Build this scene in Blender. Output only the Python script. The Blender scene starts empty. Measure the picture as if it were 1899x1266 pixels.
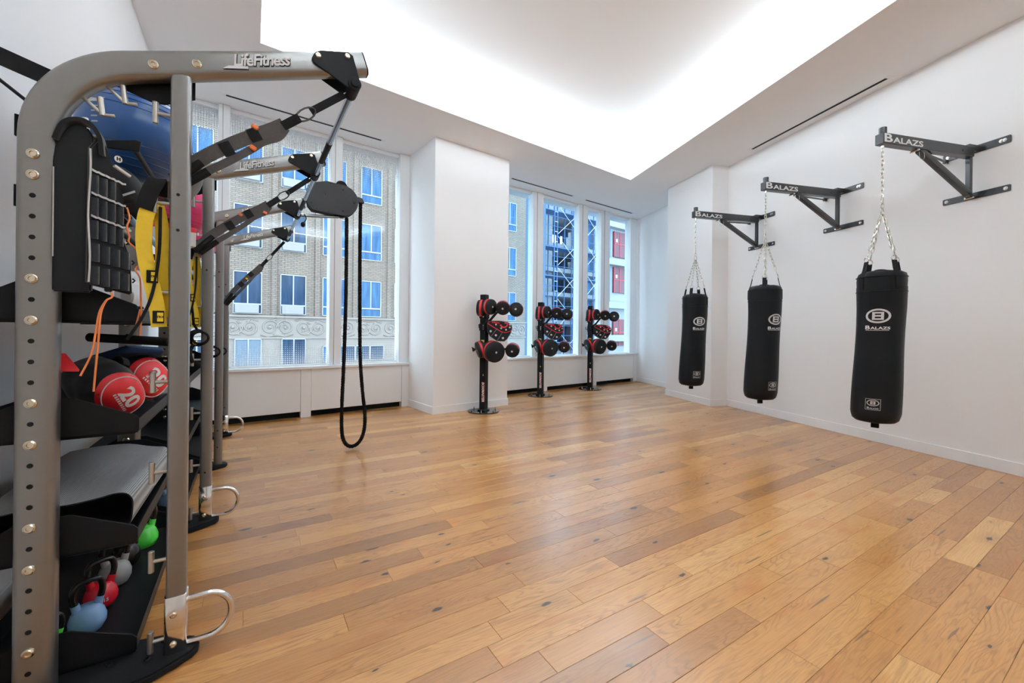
import bpy, bmesh, math, random
from mathutils import Vector, Matrix, Euler
R = math.radians
random.seed(7)
scn = bpy.context.scene
C = scn.collection

# ------------------------------------------------------------------ camera, world, lights, exposure
cam = bpy.data.cameras.new('camera'); camo = bpy.data.objects.new('camera', cam); C.objects.link(camo)
cam.sensor_fit = 'HORIZONTAL'; cam.sensor_width = 36.0
cam.lens = 779.1 / 1899 * 36
cam.shift_y = -(633 - 612.6) / 1899
cam.clip_start = 0.02; cam.clip_end = 300
YAW = R(32.076)
camo.matrix_world = Matrix.Translation((0, 0, 1.35)) @ Matrix.Rotation(-YAW, 4, 'Z') @ Matrix.Rotation(R(90), 4, 'X') @ Matrix.Rotation(R(0.5553), 4, 'Z')
scn.camera = camo

scn.view_settings.view_transform = 'Standard'; scn.view_settings.look = 'None'
scn.view_settings.gamma = 1; scn.view_settings.use_curve_mapping = False
scn.view_settings.exposure = 0.0
scn.cycles.use_denoising = True
scn.cycles.max_bounces = 12; scn.cycles.diffuse_bounces = 9; scn.cycles.glossy_bounces = 4
scn.cycles.transparent_max_bounces = 12; scn.cycles.sample_clamp_indirect = 6

w = bpy.data.worlds.new('sky'); scn.world = w; w.use_nodes = True
wb = w.node_tree.nodes['Background']
wb.inputs[0].default_value = (0.78, 0.9, 1.0, 1); wb.inputs[1].default_value = 6.5

AW = R(5.802)                       # window wall runs 5.8 degrees off the rig's square
TH = 0.32                           # right-hand wall splays by this
R0 = Vector((7.49, 4.464))
RD = Vector((-math.sin(TH), -math.cos(TH))); RN = Vector((-math.cos(TH), math.sin(TH)))
RROT = math.atan2(-RD.y, -RD.x)     # local x runs towards the windows, local y into the room
CEIL = 4.418; COVE_H = 0.34
def Wp(t, y, z=0.0): return Vector((t*math.cos(AW) - y*math.sin(AW), t*math.sin(AW) + y*math.cos(AW), z))
def Rp(s, off, z=0.0):
    q = R0 + RD*s + RN*off; return Vector((q.x, q.y, z))
# cove opening, counter-clockwise seen from above
cvA = Wp(.615, 5.254); cvB = Wp(7.09, 5.254)
cvC = Vector((cvB.x + RD.x*7.4, cvB.y + RD.y*7.4, 0)); cvD = Vector((cvA.x, cvC.y, 0))
COVE = [cvA, cvB, cvC, cvD]
cen = sum(COVE, Vector()) / 4
LED_W_PER_M = 26.5
def strip_light(a, b, off):
    d = (b - a); L = d.length; d.normalize()
    inw = Vector((-d.y, d.x, 0))
    mid = (a + b)/2
    if (cen - mid).dot(inw) < 0: inw = -inw
    p = mid - inw*off; p.z = CEIL + .15
    l = bpy.data.lights.new('cove_led', 'AREA'); l.shape = 'RECTANGLE'; l.size = L; l.size_y = .05
    l.energy = LED_W_PER_M * L; l.color = (.80, .925, 1.0)
    o = bpy.data.objects.new('cove_led', l); C.objects.link(o)
    zdir = -(Vector((0, 0, .85)) + inw*.5).normalized()      # lamp shines along -z
    xdir = d; ydir = zdir.cross(xdir).normalized()
    o.matrix_world = Matrix(((xdir.x, ydir.x, zdir.x, p.x), (xdir.y, ydir.y, zdir.y, p.y), (xdir.z, ydir.z, zdir.z, p.z), (0, 0, 0, 1)))
for i in range(4): strip_light(COVE[i], COVE[(i+1) % 4], .14)

# ------------------------------------------------------------------ materials
MATS = {}
def nodes_of(name):
    m = bpy.data.materials.new(name); m.use_nodes = True
    nt = m.node_tree; return m, nt, nt.nodes['Principled BSDF']
def mat(name, col, rough=.5, metal=0., spec=.5, var=.05, nscale=6., bump=0., bscale=200., coat=0., trans=0., sheen=0., aniso=None):
    m, nt, b = nodes_of(name)
    N, Lk = nt.nodes, nt.links
    b.inputs['Roughness'].default_value = rough; b.inputs['Metallic'].default_value = metal
    b.inputs['Specular IOR Level'].default_value = spec
    b.inputs['Coat Weight'].default_value = coat; b.inputs['Coat Roughness'].default_value = .12
    b.inputs['Transmission Weight'].default_value = trans; b.inputs['Sheen Weight'].default_value = sheen
    tc = N.new('ShaderNodeTexCoord')
    mp = N.new('ShaderNodeMapping'); Lk.new(tc.outputs['Object'], mp.inputs[0])
    if aniso: mp.inputs['Scale'].default_value = aniso
    nz = N.new('ShaderNodeTexNoise'); nz.inputs['Scale'].default_value = nscale; nz.inputs['Detail'].default_value = 4
    Lk.new(mp.outputs[0], nz.inputs['Vector'])
    mx = N.new('ShaderNodeMix'); mx.data_type = 'RGBA'
    mx.inputs[6].default_value = (*[c*(1-var) for c in col], 1); mx.inputs[7].default_value = (*[min(1, c*(1+var)) for c in col], 1)
    Lk.new(nz.outputs['Fac'], mx.inputs[0]); Lk.new(mx.outputs[2], b.inputs['Base Color'])
    if bump:
        n2 = N.new('ShaderNodeTexNoise'); n2.inputs['Scale'].default_value = bscale; n2.inputs['Detail'].default_value = 2
        Lk.new(mp.outputs[0], n2.inputs['Vector'])
        bp = N.new('ShaderNodeBump'); bp.inputs['Strength'].default_value = bump; bp.inputs['Distance'].default_value = .002
        Lk.new(n2.outputs['Fac'], bp.inputs['Height']); Lk.new(bp.outputs[0], b.inputs['Normal'])
    MATS[name] = m; return m
mat('wall_paint', (.905, .905, .91), .62, var=.012, nscale=1.2, bump=.04, bscale=350)
mat('ceiling_paint', (.885, .885, .89), .7, var=.01, nscale=1)
mat('trim_white', (.91, .91, .915), .35, var=.01)
mat('window_white', (.88, .91, .93), .4, var=.01)
mat('panel_white', (.9, .9, .9), .45, var=.012, nscale=2)
mat('subfloor', (.12, .07, .04), .8)
mat('toe_black', (.012, .013, .014), .6, spec=.12)
mat('slot_black', (.004, .004, .004), .8)
mat('rig_silver', (.27, .262, .25), .36, metal=.85, var=.04, nscale=30, bump=.05, bscale=700, coat=.25)
mat('hook_metal', (.55, .52, .47), .38, metal=.9, var=.06, nscale=40)
mat('chrome', (.82, .8, .77), .12, metal=1., var=.03)
mat('bolt_metal', (.72, .64, .5), .22, metal=1., var=.1, nscale=60)
mat('powder_black', (.011, .011, .012), .42, spec=.12, var=.15, nscale=40, bump=.15, bscale=900)
mat('housing_grey', (.05, .05, .052), .45, spec=.12, var=.1, nscale=25, bump=.1, bscale=600)
mat('rubber_black', (.012, .012, .013), .55, spec=.12, var=.1)
mat('hole_black', (.003, .003, .003), .9)
mat('webbing_black', (.014, .014, .015), .72, spec=.12, var=.25, nscale=120, bump=.4, bscale=900)
mat('webbing_grey', (.095, .088, .085), .7, spec=.12, var=.2, nscale=100, bump=.4, bscale=900)
mat('nylon_black', (.009, .0095, .011), .6, spec=.12, var=.3, nscale=14, bump=.35, bscale=500, sheen=.2)
mat('vest_cell', (.02, .023, .028), .5, spec=.12, var=.35, nscale=10, bump=.3, bscale=400, sheen=.3)
mat('piping_silver', (.6, .6, .6), .5, var=.1)
mat('bag_vinyl', (.009, .0095, .0105), .42, spec=.12, var=.3, nscale=9, bump=.25, bscale=260)
mat('print_white', (.74, .74, .73), .55, var=.06, nscale=80)
mat('print_silver', (.62, .62, .61), .45, metal=.2, var=.08)
mat('steel_chain', (.62, .58, .5), .25, metal=1., var=.1)
mat('bracket_black', (.03, .031, .033), .34, metal=.25, var=.1, nscale=20, bump=.1, bscale=700, coat=.3)
mat('pad_black', (.017, .018, .02), .4, spec=.12, var=.2, nscale=25, bump=.2, bscale=350)
mat('pad_red', (.55, .012, .022), .42, var=.1)
mat('pad_green_grey', (.06, .075, .07), .45, var=.1)
mat('base_gloss', (.014, .011, .011), .12, var=.1)
mat('sticker_yellow', (.7, .6, .12), .5); mat('sticker_grey', (.5, .52, .52), .5)
mat('text_red', (.62, .02, .03), .5)
mat('rope_black', (.012, .009, .008), .85, spec=.12, var=.3, nscale=120)
mat('rod_blue_steel', (.3, .36, .42), .25, metal=.9, var=.06)
mat('ball_blue', (.02, .085, .26), .28, var=.08, nscale=5); mat('ball_blue_ridge', (.012, .05, .17), .3)
mat('ball_grey', (.14, .13, .12), .4); mat('ball_pink', (.62, .03, .16), .35)
mat('ball_rubber', (.022, .022, .024), .6, spec=.12, var=.4, nscale=150, bump=.9, bscale=220)
mat('bar_lightblue', (.3, .45, .62), .4); mat('bar_foam', (.016, .016, .017), .8, spec=.12)
mat('strap_yellow', (.82, .55, .02), .6, var=.08, nscale=60, bump=.2, bscale=900)
mat('cord_orange', (.72, .2, .05), .6, var=.1, nscale=200)
mat('bag_red', (.62, .012, .016), .5, var=.1, nscale=12, bump=.15, bscale=400)
mat('cloth_navy', (.012, .03, .07), .7, spec=.12, var=.3)
mat('mat_dark', (.02, .02, .021), .7, spec=.12)
mat('kb_blue', (.22, .38, .62), .25, var=.05); mat('kb_red', (.6, .01, .025), .25); mat('kb_grey', (.3, .3, .29), .3); mat('kb_green', (.08, .62, .06), .3)
mat('kb_handle', (.02, .018, .017), .18, metal=.3)
mat('tab_orange', (.75, .16, .03), .5)
mat('stone', (.2, .178, .162), .85, var=.12, nscale=1.5, bump=.3, bscale=20)
mat('concrete', (.23, .255, .275), .85, var=.2, nscale=.9, bump=.2, bscale=8)
mat('concrete_pale', (.27, .285, .29), .85, var=.15, nscale=.7)
mat('outer_frame', (.28, .3, .32), .5); mat('ac_grey', (.2, .2, .21), .6, var=.1)
mat('scaffold_blue', (.035, .11, .26), .5, metal=.2); mat('scaffold_steel', (.55, .62, .68), .4, metal=.6)
mat('tarp_blue', (.045, .17, .4), .6, var=.35, nscale=1.5); mat('interior_dark', (.07, .14, .24), .8, var=.4, nscale=1.2)
mat('door_red', (.12, .04, .055), .6, var=.25, nscale=2); mat('asphalt', (.1, .1, .11), .9)
mat('curtain_window', (.1, .14, .19), .8, var=.3, nscale=3, aniso=(14, 1, .4))
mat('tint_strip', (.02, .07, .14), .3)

# clear / printed plastics
def plastic_bag(name, col, alpha):
    m, nt, b = nodes_of(name); N, Lk = nt.nodes, nt.links
    b.inputs['Base Color'].default_value = (*col, 1); b.inputs['Roughness'].default_value = .18
    b.inputs['Alpha'].default_value = alpha; b.inputs['Specular IOR Level'].default_value = .8
    MATS[name] = m
plastic_bag('bag_white_plastic', (.78, .8, .82), .8); plastic_bag('bag_clear_plastic', (.55, .58, .6), .4)

# far window glass: dark reflective blue with drapes showing through
def far_glass(name, c0, c1, sc):
    m, nt, b = nodes_of(name); N, Lk = nt.nodes, nt.links
    tc = N.new('ShaderNodeTexCoord'); mp = N.new('ShaderNodeMapping'); mp.inputs['Scale'].default_value = sc
    Lk.new(tc.outputs['Object'], mp.inputs[0])
    nz = N.new('ShaderNodeTexNoise'); nz.inputs['Scale'].default_value = 1.; nz.inputs['Detail'].default_value = 3
    Lk.new(mp.outputs[0], nz.inputs['Vector'])
    rp = N.new('ShaderNodeValToRGB'); rp.color_ramp.elements[0].position = .35; rp.color_ramp.elements[1].position = .65
    rp.color_ramp.elements[0].color = (*c0, 1); rp.color_ramp.elements[1].color = (*c1, 1)
    Lk.new(nz.outputs['Fac'], rp.inputs[0]); Lk.new(rp.outputs[0], b.inputs['Base Color'])
    b.inputs['Roughness'].default_value = .15; b.inputs['Specular IOR Level'].default_value = .25
    MATS[name] = m
far_glass('far_glass_blue', (.01, .05, .13), (.032, .11, .22), (6, 1, .7))
far_glass('far_glass_dark', (.008, .02, .048), (.02, .05, .1), (5, 1, .6))

def brick_material(name, c1, c2, mortar):
    m, nt, b = nodes_of(name); N, Lk = nt.nodes, nt.links
    tc = N.new('ShaderNodeTexCoord'); sx = N.new('ShaderNodeSeparateXYZ'); Lk.new(tc.outputs['Object'], sx.inputs[0])
    cb = N.new('ShaderNodeCombineXYZ'); Lk.new(sx.outputs['X'], cb.inputs['X']); Lk.new(sx.outputs['Z'], cb.inputs['Y'])
    bt = N.new('ShaderNodeTexBrick'); Lk.new(cb.outputs[0], bt.inputs['Vector'])
    bt.inputs['Scale'].default_value = 1.; bt.inputs['Brick Width'].default_value = .26; bt.inputs['Row Height'].default_value = .085
    bt.inputs['Mortar Size'].default_value = .011; bt.inputs['Bias'].default_value = 0
    bt.inputs['Color1'].default_value = (*c1, 1); bt.inputs['Color2'].default_value = (*c2, 1); bt.inputs['Mortar'].default_value = (*mortar, 1)
    nz = N.new('ShaderNodeTexNoise'); nz.inputs['Scale'].default_value = .45; nz.inputs['Detail'].default_value = 5
    mp = N.new('ShaderNodeMapping'); mp.inputs['Scale'].default_value = (1.6, 1, .5); Lk.new(tc.outputs['Object'], mp.inputs[0]); Lk.new(mp.outputs[0], nz.inputs['Vector'])
    rp = N.new('ShaderNodeValToRGB'); rp.color_ramp.elements[0].position = .3; rp.color_ramp.elements[0].color = (.78, .76, .76, 1); rp.color_ramp.elements[1].position = .7
    Lk.new(nz.outputs['Fac'], rp.inputs[0])
    mx = N.new('ShaderNodeMix'); mx.data_type = 'RGBA'; mx.blend_type = 'MULTIPLY'; mx.inputs[0].default_value = 1
    Lk.new(bt.outputs['Color'], mx.inputs[6]); Lk.new(rp.outputs[0], mx.inputs[7]); Lk.new(mx.outputs[2], b.inputs['Base Color'])
    bp = N.new('ShaderNodeBump'); bp.inputs['Strength'].default_value = .5; bp.inputs['Distance'].default_value = .01; bp.invert = True
    Lk.new(bt.outputs['Fac'], bp.inputs['Height']); Lk.new(bp.outputs[0], b.inputs['Normal'])
    b.inputs['Roughness'].default_value = .9; MATS[name] = m
brick_material('brick_tan', (.225, .18, .145), (.175, .148, .128), (.085, .072, .064))

# window glass with white frit dots that thin out away from the head and the sill
def glass_material():
    m = bpy.data.materials.new('fritted_glass'); m.use_nodes = True; nt = m.node_tree; N, Lk = nt.nodes, nt.links
    for n in list(N): N.remove(n)
    out = N.new('ShaderNodeOutputMaterial'); tc = N.new('ShaderNodeTexCoord'); sx = N.new('ShaderNodeSeparateXYZ'); Lk.new(tc.outputs['Object'], sx.inputs[0])
    def M(op, a, b=None):
        n = N.new('ShaderNodeMath'); n.operation = op
        for i, v in enumerate((a, b)):
            if v is None: continue
            if isinstance(v, (int, float)): n.inputs[i].default_value = v
            else: Lk.new(v, n.inputs[i])
        return n.outputs[0]
    p = .030
    fx = M('SUBTRACT', M('FRACT', M('DIVIDE', M('ADD', sx.outputs['X'], 50), p)), .5)
    fz = M('SUBTRACT', M('FRACT', M('DIVIDE', M('ADD', sx.outputs['Z'], 50), p)), .5)
    d = M('SQRT', M('ADD', M('MULTIPLY', fx, fx), M('MULTIPLY', fz, fz)))
    top = M('MULTIPLY', M('SUBTRACT', sx.outputs['Z'], 3.72), .85)       # grows from 3.72 up
    bot = M('MULTIPLY', M('SUBTRACT', 1.2, sx.outputs['Z']), 1.05)
    rad = M('MINIMUM', M('MAXIMUM', M('MAXIMUM', top, bot), 0), .5)
    near = N.new('ShaderNodeValue'); near.outputs[0].default_value = 1
    dot = M('MULTIPLY', M('LESS_THAN', d, rad), M('GREATER_THAN', rad, .02))
    tr = N.new('ShaderNodeBsdfTransparent'); tr.inputs[0].default_value = (.9, .95, .97, 1)
    gl = N.new('ShaderNodeBsdfGlossy'); gl.inputs['Roughness'].default_value = .02; gl.inputs[0].default_value = (.9, .95, 1, 1)
    lw = N.new('ShaderNodeLayerWeight'); lw.inputs[0].default_value = .5
    fac = M('ADD', M('MULTIPLY', M('POWER', lw.outputs['Facing'], 4.), .45), .025)
    mix = N.new('ShaderNodeMixShader'); Lk.new(fac, mix.inputs[0]); Lk.new(tr.outputs[0], mix.inputs[1]); Lk.new(gl.outputs[0], mix.inputs[2])
    df = N.new('ShaderNodeBsdfDiffuse'); df.inputs[0].default_value = (.72, .72, .72, 1)
    tl = N.new('ShaderNodeBsdfTranslucent'); tl.inputs[0].default_value = (.6, .6, .6, 1)
    dm = N.new('ShaderNodeMixShader'); dm.inputs[0].default_value = .45; Lk.new(df.outputs[0], dm.inputs[1]); Lk.new(tl.outputs[0], dm.inputs[2])
    mix2 = N.new('ShaderNodeMixShader'); Lk.new(dot, mix2.inputs[0]); Lk.new(mix.outputs[0], mix2.inputs[1]); Lk.new(dm.outputs[0], mix2.inputs[2])
    Lk.new(mix2.outputs[0], out.inputs[0]); MATS['fritted_glass'] = m
    m2 = m.copy(); m2.name = 'clear_glass'; MATS['clear_glass'] = m2
    o2 = [n for n in m2.node_tree.nodes if n.type == 'OUTPUT_MATERIAL'][0]
    mixn = [n for n in m2.node_tree.nodes if n.type == 'MIX_SHADER' and n.inputs[1].links and n.inputs[1].links[0].from_node.type == 'BSDF_TRANSPARENT'][0]
    m2.node_tree.links.new(mixn.outputs[0], o2.inputs[0])
    [n for n in m2.node_tree.nodes if n.type == 'BSDF_TRANSPARENT'][0].inputs[0].default_value = (.8, .91, .97, 1)
glass_material()

def wood_material():
    m, nt, b = nodes_of('oak_plank'); N, Lk = nt.nodes, nt.links
    def M(op, a, b_=None, c=None):
        n = N.new('ShaderNodeMath'); n.operation = op
        for i, v in enumerate((a, b_, c)):
            if v is None: continue
            if isinstance(v, (int, float)): n.inputs[i].default_value = v
            else: Lk.new(v, n.inputs[i])
        return n.outputs[0]
    tc = N.new('ShaderNodeTexCoord'); sx = N.new('ShaderNodeSeparateXYZ'); Lk.new(tc.outputs['Object'], sx.inputs[0])
    at = N.new('ShaderNodeAttribute'); at.attribute_name = 'tone'; tone = at.outputs['Fac']
    X = M('ADD', sx.outputs['X'], M('MULTIPLY', tone, 91.7)); Y = sx.outputs['Y']; T17 = M('MULTIPLY', tone, 173.)
    def vec(x, y, z):
        c = N.new('ShaderNodeCombineXYZ')
        for i, v in enumerate((x, y, z)):
            if isinstance(v, (int, float)): c.inputs[i].default_value = v
            else: Lk.new(v, c.inputs[i])
        return c.outputs[0]
    def noise(v, s, det=3, dist=0.):
        n = N.new('ShaderNodeTexNoise'); n.inputs['Scale'].default_value = s; n.inputs['Detail'].default_value = det; n.inputs['Distortion'].default_value = dist
        Lk.new(v, n.inputs['Vector']); return n.outputs['Fac']
    def ramp(f, stops):
        r = N.new('ShaderNodeValToRGB'); e = r.color_ramp.elements
        e[0].position, e[0].color = stops[0][0], (*stops[0][1], 1); e[1].position, e[1].color = stops[-1][0], (*stops[-1][1], 1)
        for p, c in stops[1:-1]:
            k = e.new(p); k.color = (*c, 1)
        Lk.new(f, r.inputs[0]); return r.outputs[0]
    def mixc(f, a, b_, mode='MIX'):
        n = N.new('ShaderNodeMix'); n.data_type = 'RGBA'; n.blend_type = mode
        for i, v in ((0, f), (6, a), (7, b_)):
            if isinstance(v, (int, float)): n.inputs[i].default_value = v
            elif isinstance(v, tuple): n.inputs[i].default_value = (*v, 1)
            else: Lk.new(v, n.inputs[i])
        return n.outputs[2]
    base = ramp(tone, [(0, (.31, .132, .034)), (.25, (.43, .19, .05)), (.5, (.51, .235, .064)), (.75, (.59, .295, .09)), (1, (.68, .385, .135))])
    # cathedral figure
    warp = noise(vec(M('MULTIPLY', X, .8), M('MULTIPLY', Y, 5.5), T17), 1.6, 3, .4)
    ph = M('MULTIPLY', M('ADD', M('MULTIPLY', Y, 3.), M('MULTIPLY', warp, 2.4)), 42.)
    line = M('POWER', M('ADD', M('MULTIPLY', M('SINE', ph), .5), .5), 3.5)
    mask = noise(vec(M('MULTIPLY', X, .6), M('MULTIPLY', Y, 4.), M('ADD', T17, 9)), 1.4, 2)
    lm = M('MULTIPLY', line, M('MULTIPLY', M('SUBTRACT', mask, .28), 1.5))
    c = mixc(M('MINIMUM', M('MAXIMUM', lm, 0), .85), base, mixc(1., base, (.5, .42, .36), 'MULTIPLY'))
    # pores
    por = noise(vec(M('MULTIPLY', X, 5.), M('MULTIPLY', Y, 210.), T17), 1., 3)
    c = mixc(.5, c, ramp(por, [(.3, (.66, .62, .58)), (.62, (1.06, 1.05, 1.04))]), 'MULTIPLY')
    # warm blotches
    bl = noise(vec(M('MULTIPLY', X, 2.2), M('MULTIPLY', Y, 7.), M('ADD', T17, 4)), 1., 4)
    c = mixc(M('MULTIPLY', ramp(bl, [(.56, (0, 0, 0)), (.74, (1, 1, 1))]), .75), c, mixc(1., c, (.86, .62, .38), 'MULTIPLY'))
    # knots
    vr = N.new('ShaderNodeTexVoronoi'); vr.voronoi_dimensions = '2D'; vr.inputs['Scale'].default_value = 1.; vr.inputs['Randomness'].default_value = 1.
    jx = noise(vec(X, Y, 1.), 22., 2)
    Lk.new(vec(M('ADD', M('MULTIPLY', X, 1.75), M('MULTIPLY', jx, .06)), M('ADD', M('MULTIPLY', Y, 4.2), M('MULTIPLY', jx, .1)), T17), vr.inputs['Vector'])
    sep = N.new('ShaderNodeSeparateColor'); Lk.new(vr.outputs['Color'], sep.inputs[0])
    size = M('MULTIPLY', M('MAXIMUM', M('SUBTRACT', sep.outputs[0], .42), 0), .2)
    kd = M('DIVIDE', vr.outputs['Distance'], M('ADD', size, .001))
    halo = ramp(kd, [(.1, (1, 1, 1)), (1., (0, 0, 0))]); 
    core = ramp(M('MULTIPLY', kd, 1.), [(.45, (1, 1, 1)), (.75, (0, 0, 0))])
    kd4 = M('DIVIDE', kd, 4.)
    c = mixc(M('MULTIPLY', ramp(kd4, [(.1, (1, 1, 1)), (.9, (0, 0, 0))]), .38), c, (.24, .105, .03))
    c = mixc(M('MULTIPLY', core, .93), c, (.022, .014, .01))
    # short mineral streaks
    st = noise(vec(M('MULTIPLY', X, 2.6), M('MULTIPLY', Y, 42.), M('ADD', T17, 31)), 1., 1)
    c = mixc(M('MULTIPLY', ramp(st, [(.735, (0, 0, 0)), (.775, (1, 1, 1))]), .7), c, (.09, .05, .03))
    Lk.new(c, b.inputs['Base Color'])
    rr = N.new('ShaderNodeMapRange'); rr.inputs[3].default_value = .26; rr.inputs[4].default_value = .4; Lk.new(por, rr.inputs[0]); Lk.new(rr.outputs[0], b.inputs['Roughness'])
    b.inputs['Specular IOR Level'].default_value = .5; b.inputs['Coat Weight'].default_value = .5; b.inputs['Coat Roughness'].default_value = .22; b.inputs['Coat IOR'].default_value = 1.55
    bp = N.new('ShaderNodeBump'); bp.inputs['Strength'].default_value = .12; bp.inputs['Distance'].default_value = .001; Lk.new(por, bp.inputs['Height']); Lk.new(bp.outputs[0], b.inputs['Normal'])
    MATS['oak_plank'] = m
wood_material()

def ribbed_mat():
    m, nt, b = nodes_of('mat_ribbed'); N, Lk = nt.nodes, nt.links
    tc = N.new('ShaderNodeTexCoord'); wv = N.new('ShaderNodeTexWave'); wv.bands_direction = 'X'; wv.inputs['Scale'].default_value = 55; Lk.new(tc.outputs['Object'], wv.inputs['Vector'])
    rp = N.new('ShaderNodeValToRGB'); rp.color_ramp.elements[0].color = (.13, .13, .13, 1); rp.color_ramp.elements[1].color = (.42, .42, .42, 1); Lk.new(wv.outputs['Fac'], rp.inputs[0]); Lk.new(rp.outputs[0], b.inputs['Base Color'])
    bp = N.new('ShaderNodeBump'); bp.inputs['Strength'].default_value = .5; bp.inputs['Distance'].default_value = .003; Lk.new(wv.outputs['Fac'], bp.inputs['Height']); Lk.new(bp.outputs[0], b.inputs['Normal'])
    b.inputs['Roughness'].default_value = .6; MATS['mat_ribbed'] = m
ribbed_mat()

# ------------------------------------------------------------------ mesh helpers
class MB:
    def __init__(s): s.v = []; s.f = []
    def add(s, vs, fs, M=None):
        n = len(s.v)
        s.v += [(M @ Vector(p)) if M else Vector(p) for p in vs]
        s.f += [tuple(i + n for i in f) for f in fs]; return s
    def box(s, c, d, M=None):
        x, y, z = [k/2 for k in d]; c = Vector(c)
        vs = [c + Vector((a*x, b*y, e*z)) for a in (-1, 1) for b in (-1, 1) for e in (-1, 1)]
        return s.add(vs, [(0, 1, 3, 2), (4, 6, 7, 5), (0, 4, 5, 1), (2, 3, 7, 6), (0, 2, 6, 4), (1, 5, 7, 3)], M)
    def b2(s, x0, x1, y0, y1, z0, z1, M=None): return s.box(((x0+x1)/2, (y0+y1)/2, (z0+z1)/2), (abs(x1-x0), abs(y1-y0), abs(z1-z0)), M)
    def prism(s, poly, axis, a, b, M=None):
        n = len(poly)
        def P(p, t): return (t, p[0], p[1]) if axis == 'x' else (p[0], t, p[1]) if axis == 'y' else (p[0], p[1], t)
        vs = [P(p, a) for p in poly] + [P(p, b) for p in poly]
        fs = [tuple(range(n)), tuple(range(2*n-1, n-1, -1))] + [(i, i+n, (i+1) % n + n, (i+1) % n) for i in range(n)]
        return s.add(vs, fs, M)
    def cyl(s, p0, p1, r0, r1=None, n=16, M=None):
        p0, p1 = Vector(p0), Vector(p1); r1 = r0 if r1 is None else r1
        d = (p1-p0).normalized(); a = d.orthogonal().normalized(); b = d.cross(a)
        vs = [p0 + (a*math.cos(2*math.pi*i/n) + b*math.sin(2*math.pi*i/n))*r0 for i in range(n)] + [p1 + (a*math.cos(2*math.pi*i/n) + b*math.sin(2*math.pi*i/n))*r1 for i in range(n)]
        return s.add(vs, [tuple(range(n-1, -1, -1)), tuple(range(n, 2*n))] + [(i, (i+1) % n, (i+1) % n + n, i+n) for i in range(n)], M)
    def sweep(s, path, prof, closed=False, up=None, M=None, caps=True, scale=None):
        P = [Vector(p) for p in path]; n = len(P); k = len(prof); rings = []
        a = None
        for i in range(n):
            if closed: t = (P[(i+1) % n] - P[i-1]).normalized()
            else: t = (P[min(i+1, n-1)] - P[max(i-1, 0)]).normalized()
            if up is not None: a = (Vector(up) - t*Vector(up).dot(t)).normalized()
            elif a is None: a = t.orthogonal().normalized()
            else: a = (a - t*a.dot(t)).normalized()
            b = t.cross(a)
            sc = scale[i] if scale else 1.
            rings.append([P[i] + (a*u + b*v)*sc for u, v in prof])
        vs = [p for r in rings for p in r]; fs = []
        m = n if closed else n-1
        for i in range(m):
            j = (i+1) % n
            for q in range(k): fs.append((i*k+q, i*k+(q+1) % k, j*k+(q+1) % k, j*k+q))
        if caps and not closed: fs += [tuple(range(k-1, -1, -1)), tuple(range((n-1)*k, n*k))]
        return s.add(vs, fs, M)
    def tube(s, path, r, n=10, closed=False, M=None, scale=None):
        return s.sweep(path, [(r*math.cos(2*math.pi*i/n), r*math.sin(2*math.pi*i/n)) for i in range(n)], closed, None, M, True, scale)
    def lathe(s, prof, n=24, M=None):
        k = len(prof); vs = []; fs = []
        for i in range(n):
            c, sn = math.cos(2*math.pi*i/n), math.sin(2*math.pi*i/n)
            vs += [(r*c, r*sn, z) for r, z in prof]
        for i in range(n):
            j = (i+1) % n
            for q in range(k-1):
                fs.append((i*k+q, j*k+q, j*k+q+1, i*k+q+1))
        fs.append(tuple(i*k for i in range(n-1, -1, -1))); fs.append(tuple(i*k+k-1 for i in range(n)))
        return s.add(vs, fs, M)
    def sphere(s, c, r, nu=24, nv=14, M=None):
        if not isinstance(r, (tuple, list)): r = (r, r, r)
        vs = [(c[0], c[1], c[2]-r[2])]; fs = []
        for j in range(1, nv):
            ph = -math.pi/2 + math.pi*j/nv
            for i in range(nu):
                th = 2*math.pi*i/nu; vs.append((c[0]+r[0]*math.cos(ph)*math.cos(th), c[1]+r[1]*math.cos(ph)*math.sin(th), c[2]+r[2]*math.sin(ph)))
        vs.append((c[0], c[1], c[2]+r[2])); L = len(vs)-1
        for i in range(nu): fs.append((0, 1+(i+1) % nu, 1+i))
        for j in range(nv-2):
            for i in range(nu):
                a = 1+j*nu+i; b = 1+j*nu+(i+1) % nu; fs.append((a, b, b+nu, a+nu))
        for i in range(nu): fs.append((L, L-nu+i, L-nu+(i+1) % nu))
        return s.add(vs, fs, M)
    def mesh(s, name, smooth=40, bevel=0, seg=1):
        me = bpy.data.meshes.new(name)
        me.from_pydata([tuple(p) for p in s.v], [], s.f)
        bm = bmesh.new(); bm.from_mesh(me)
        bmesh.ops.recalc_face_normals(bm, faces=bm.faces)
        if bevel:
            es = [e for e in bm.edges if len(e.link_faces) == 2 and e.calc_face_angle(0) > R(35)]
            bmesh.ops.bevel(bm, geom=es, offset=bevel, segments=seg, affect='EDGES', clamp_overlap=True)
        bm.to_mesh(me); bm.free()
        if smooth:
            me.polygons.foreach_set('use_smooth', [True]*len(me.polygons)); me.set_sharp_from_angle(angle=R(smooth))
        return me
    def build(s, name, m, parent=None, smooth=40, bevel=0, seg=1, M=None):
        return link(name, s.mesh(name, smooth, bevel, seg), m, parent, M)
def link(name, me, m, parent=None, M=None):
    if m and not me.materials: me.materials.append(MATS[m])
    o = bpy.data.objects.new(name, me); C.objects.link(o)
    if parent: o.parent = parent
    if M is not None: o.matrix_local = M
    return o
def tag(o, label, cat, group=None):
    o['label'] = label; o['category'] = cat
    if group: o['group'] = group
    return o
def struct(o): o['kind'] = 'structure'; return o
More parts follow.
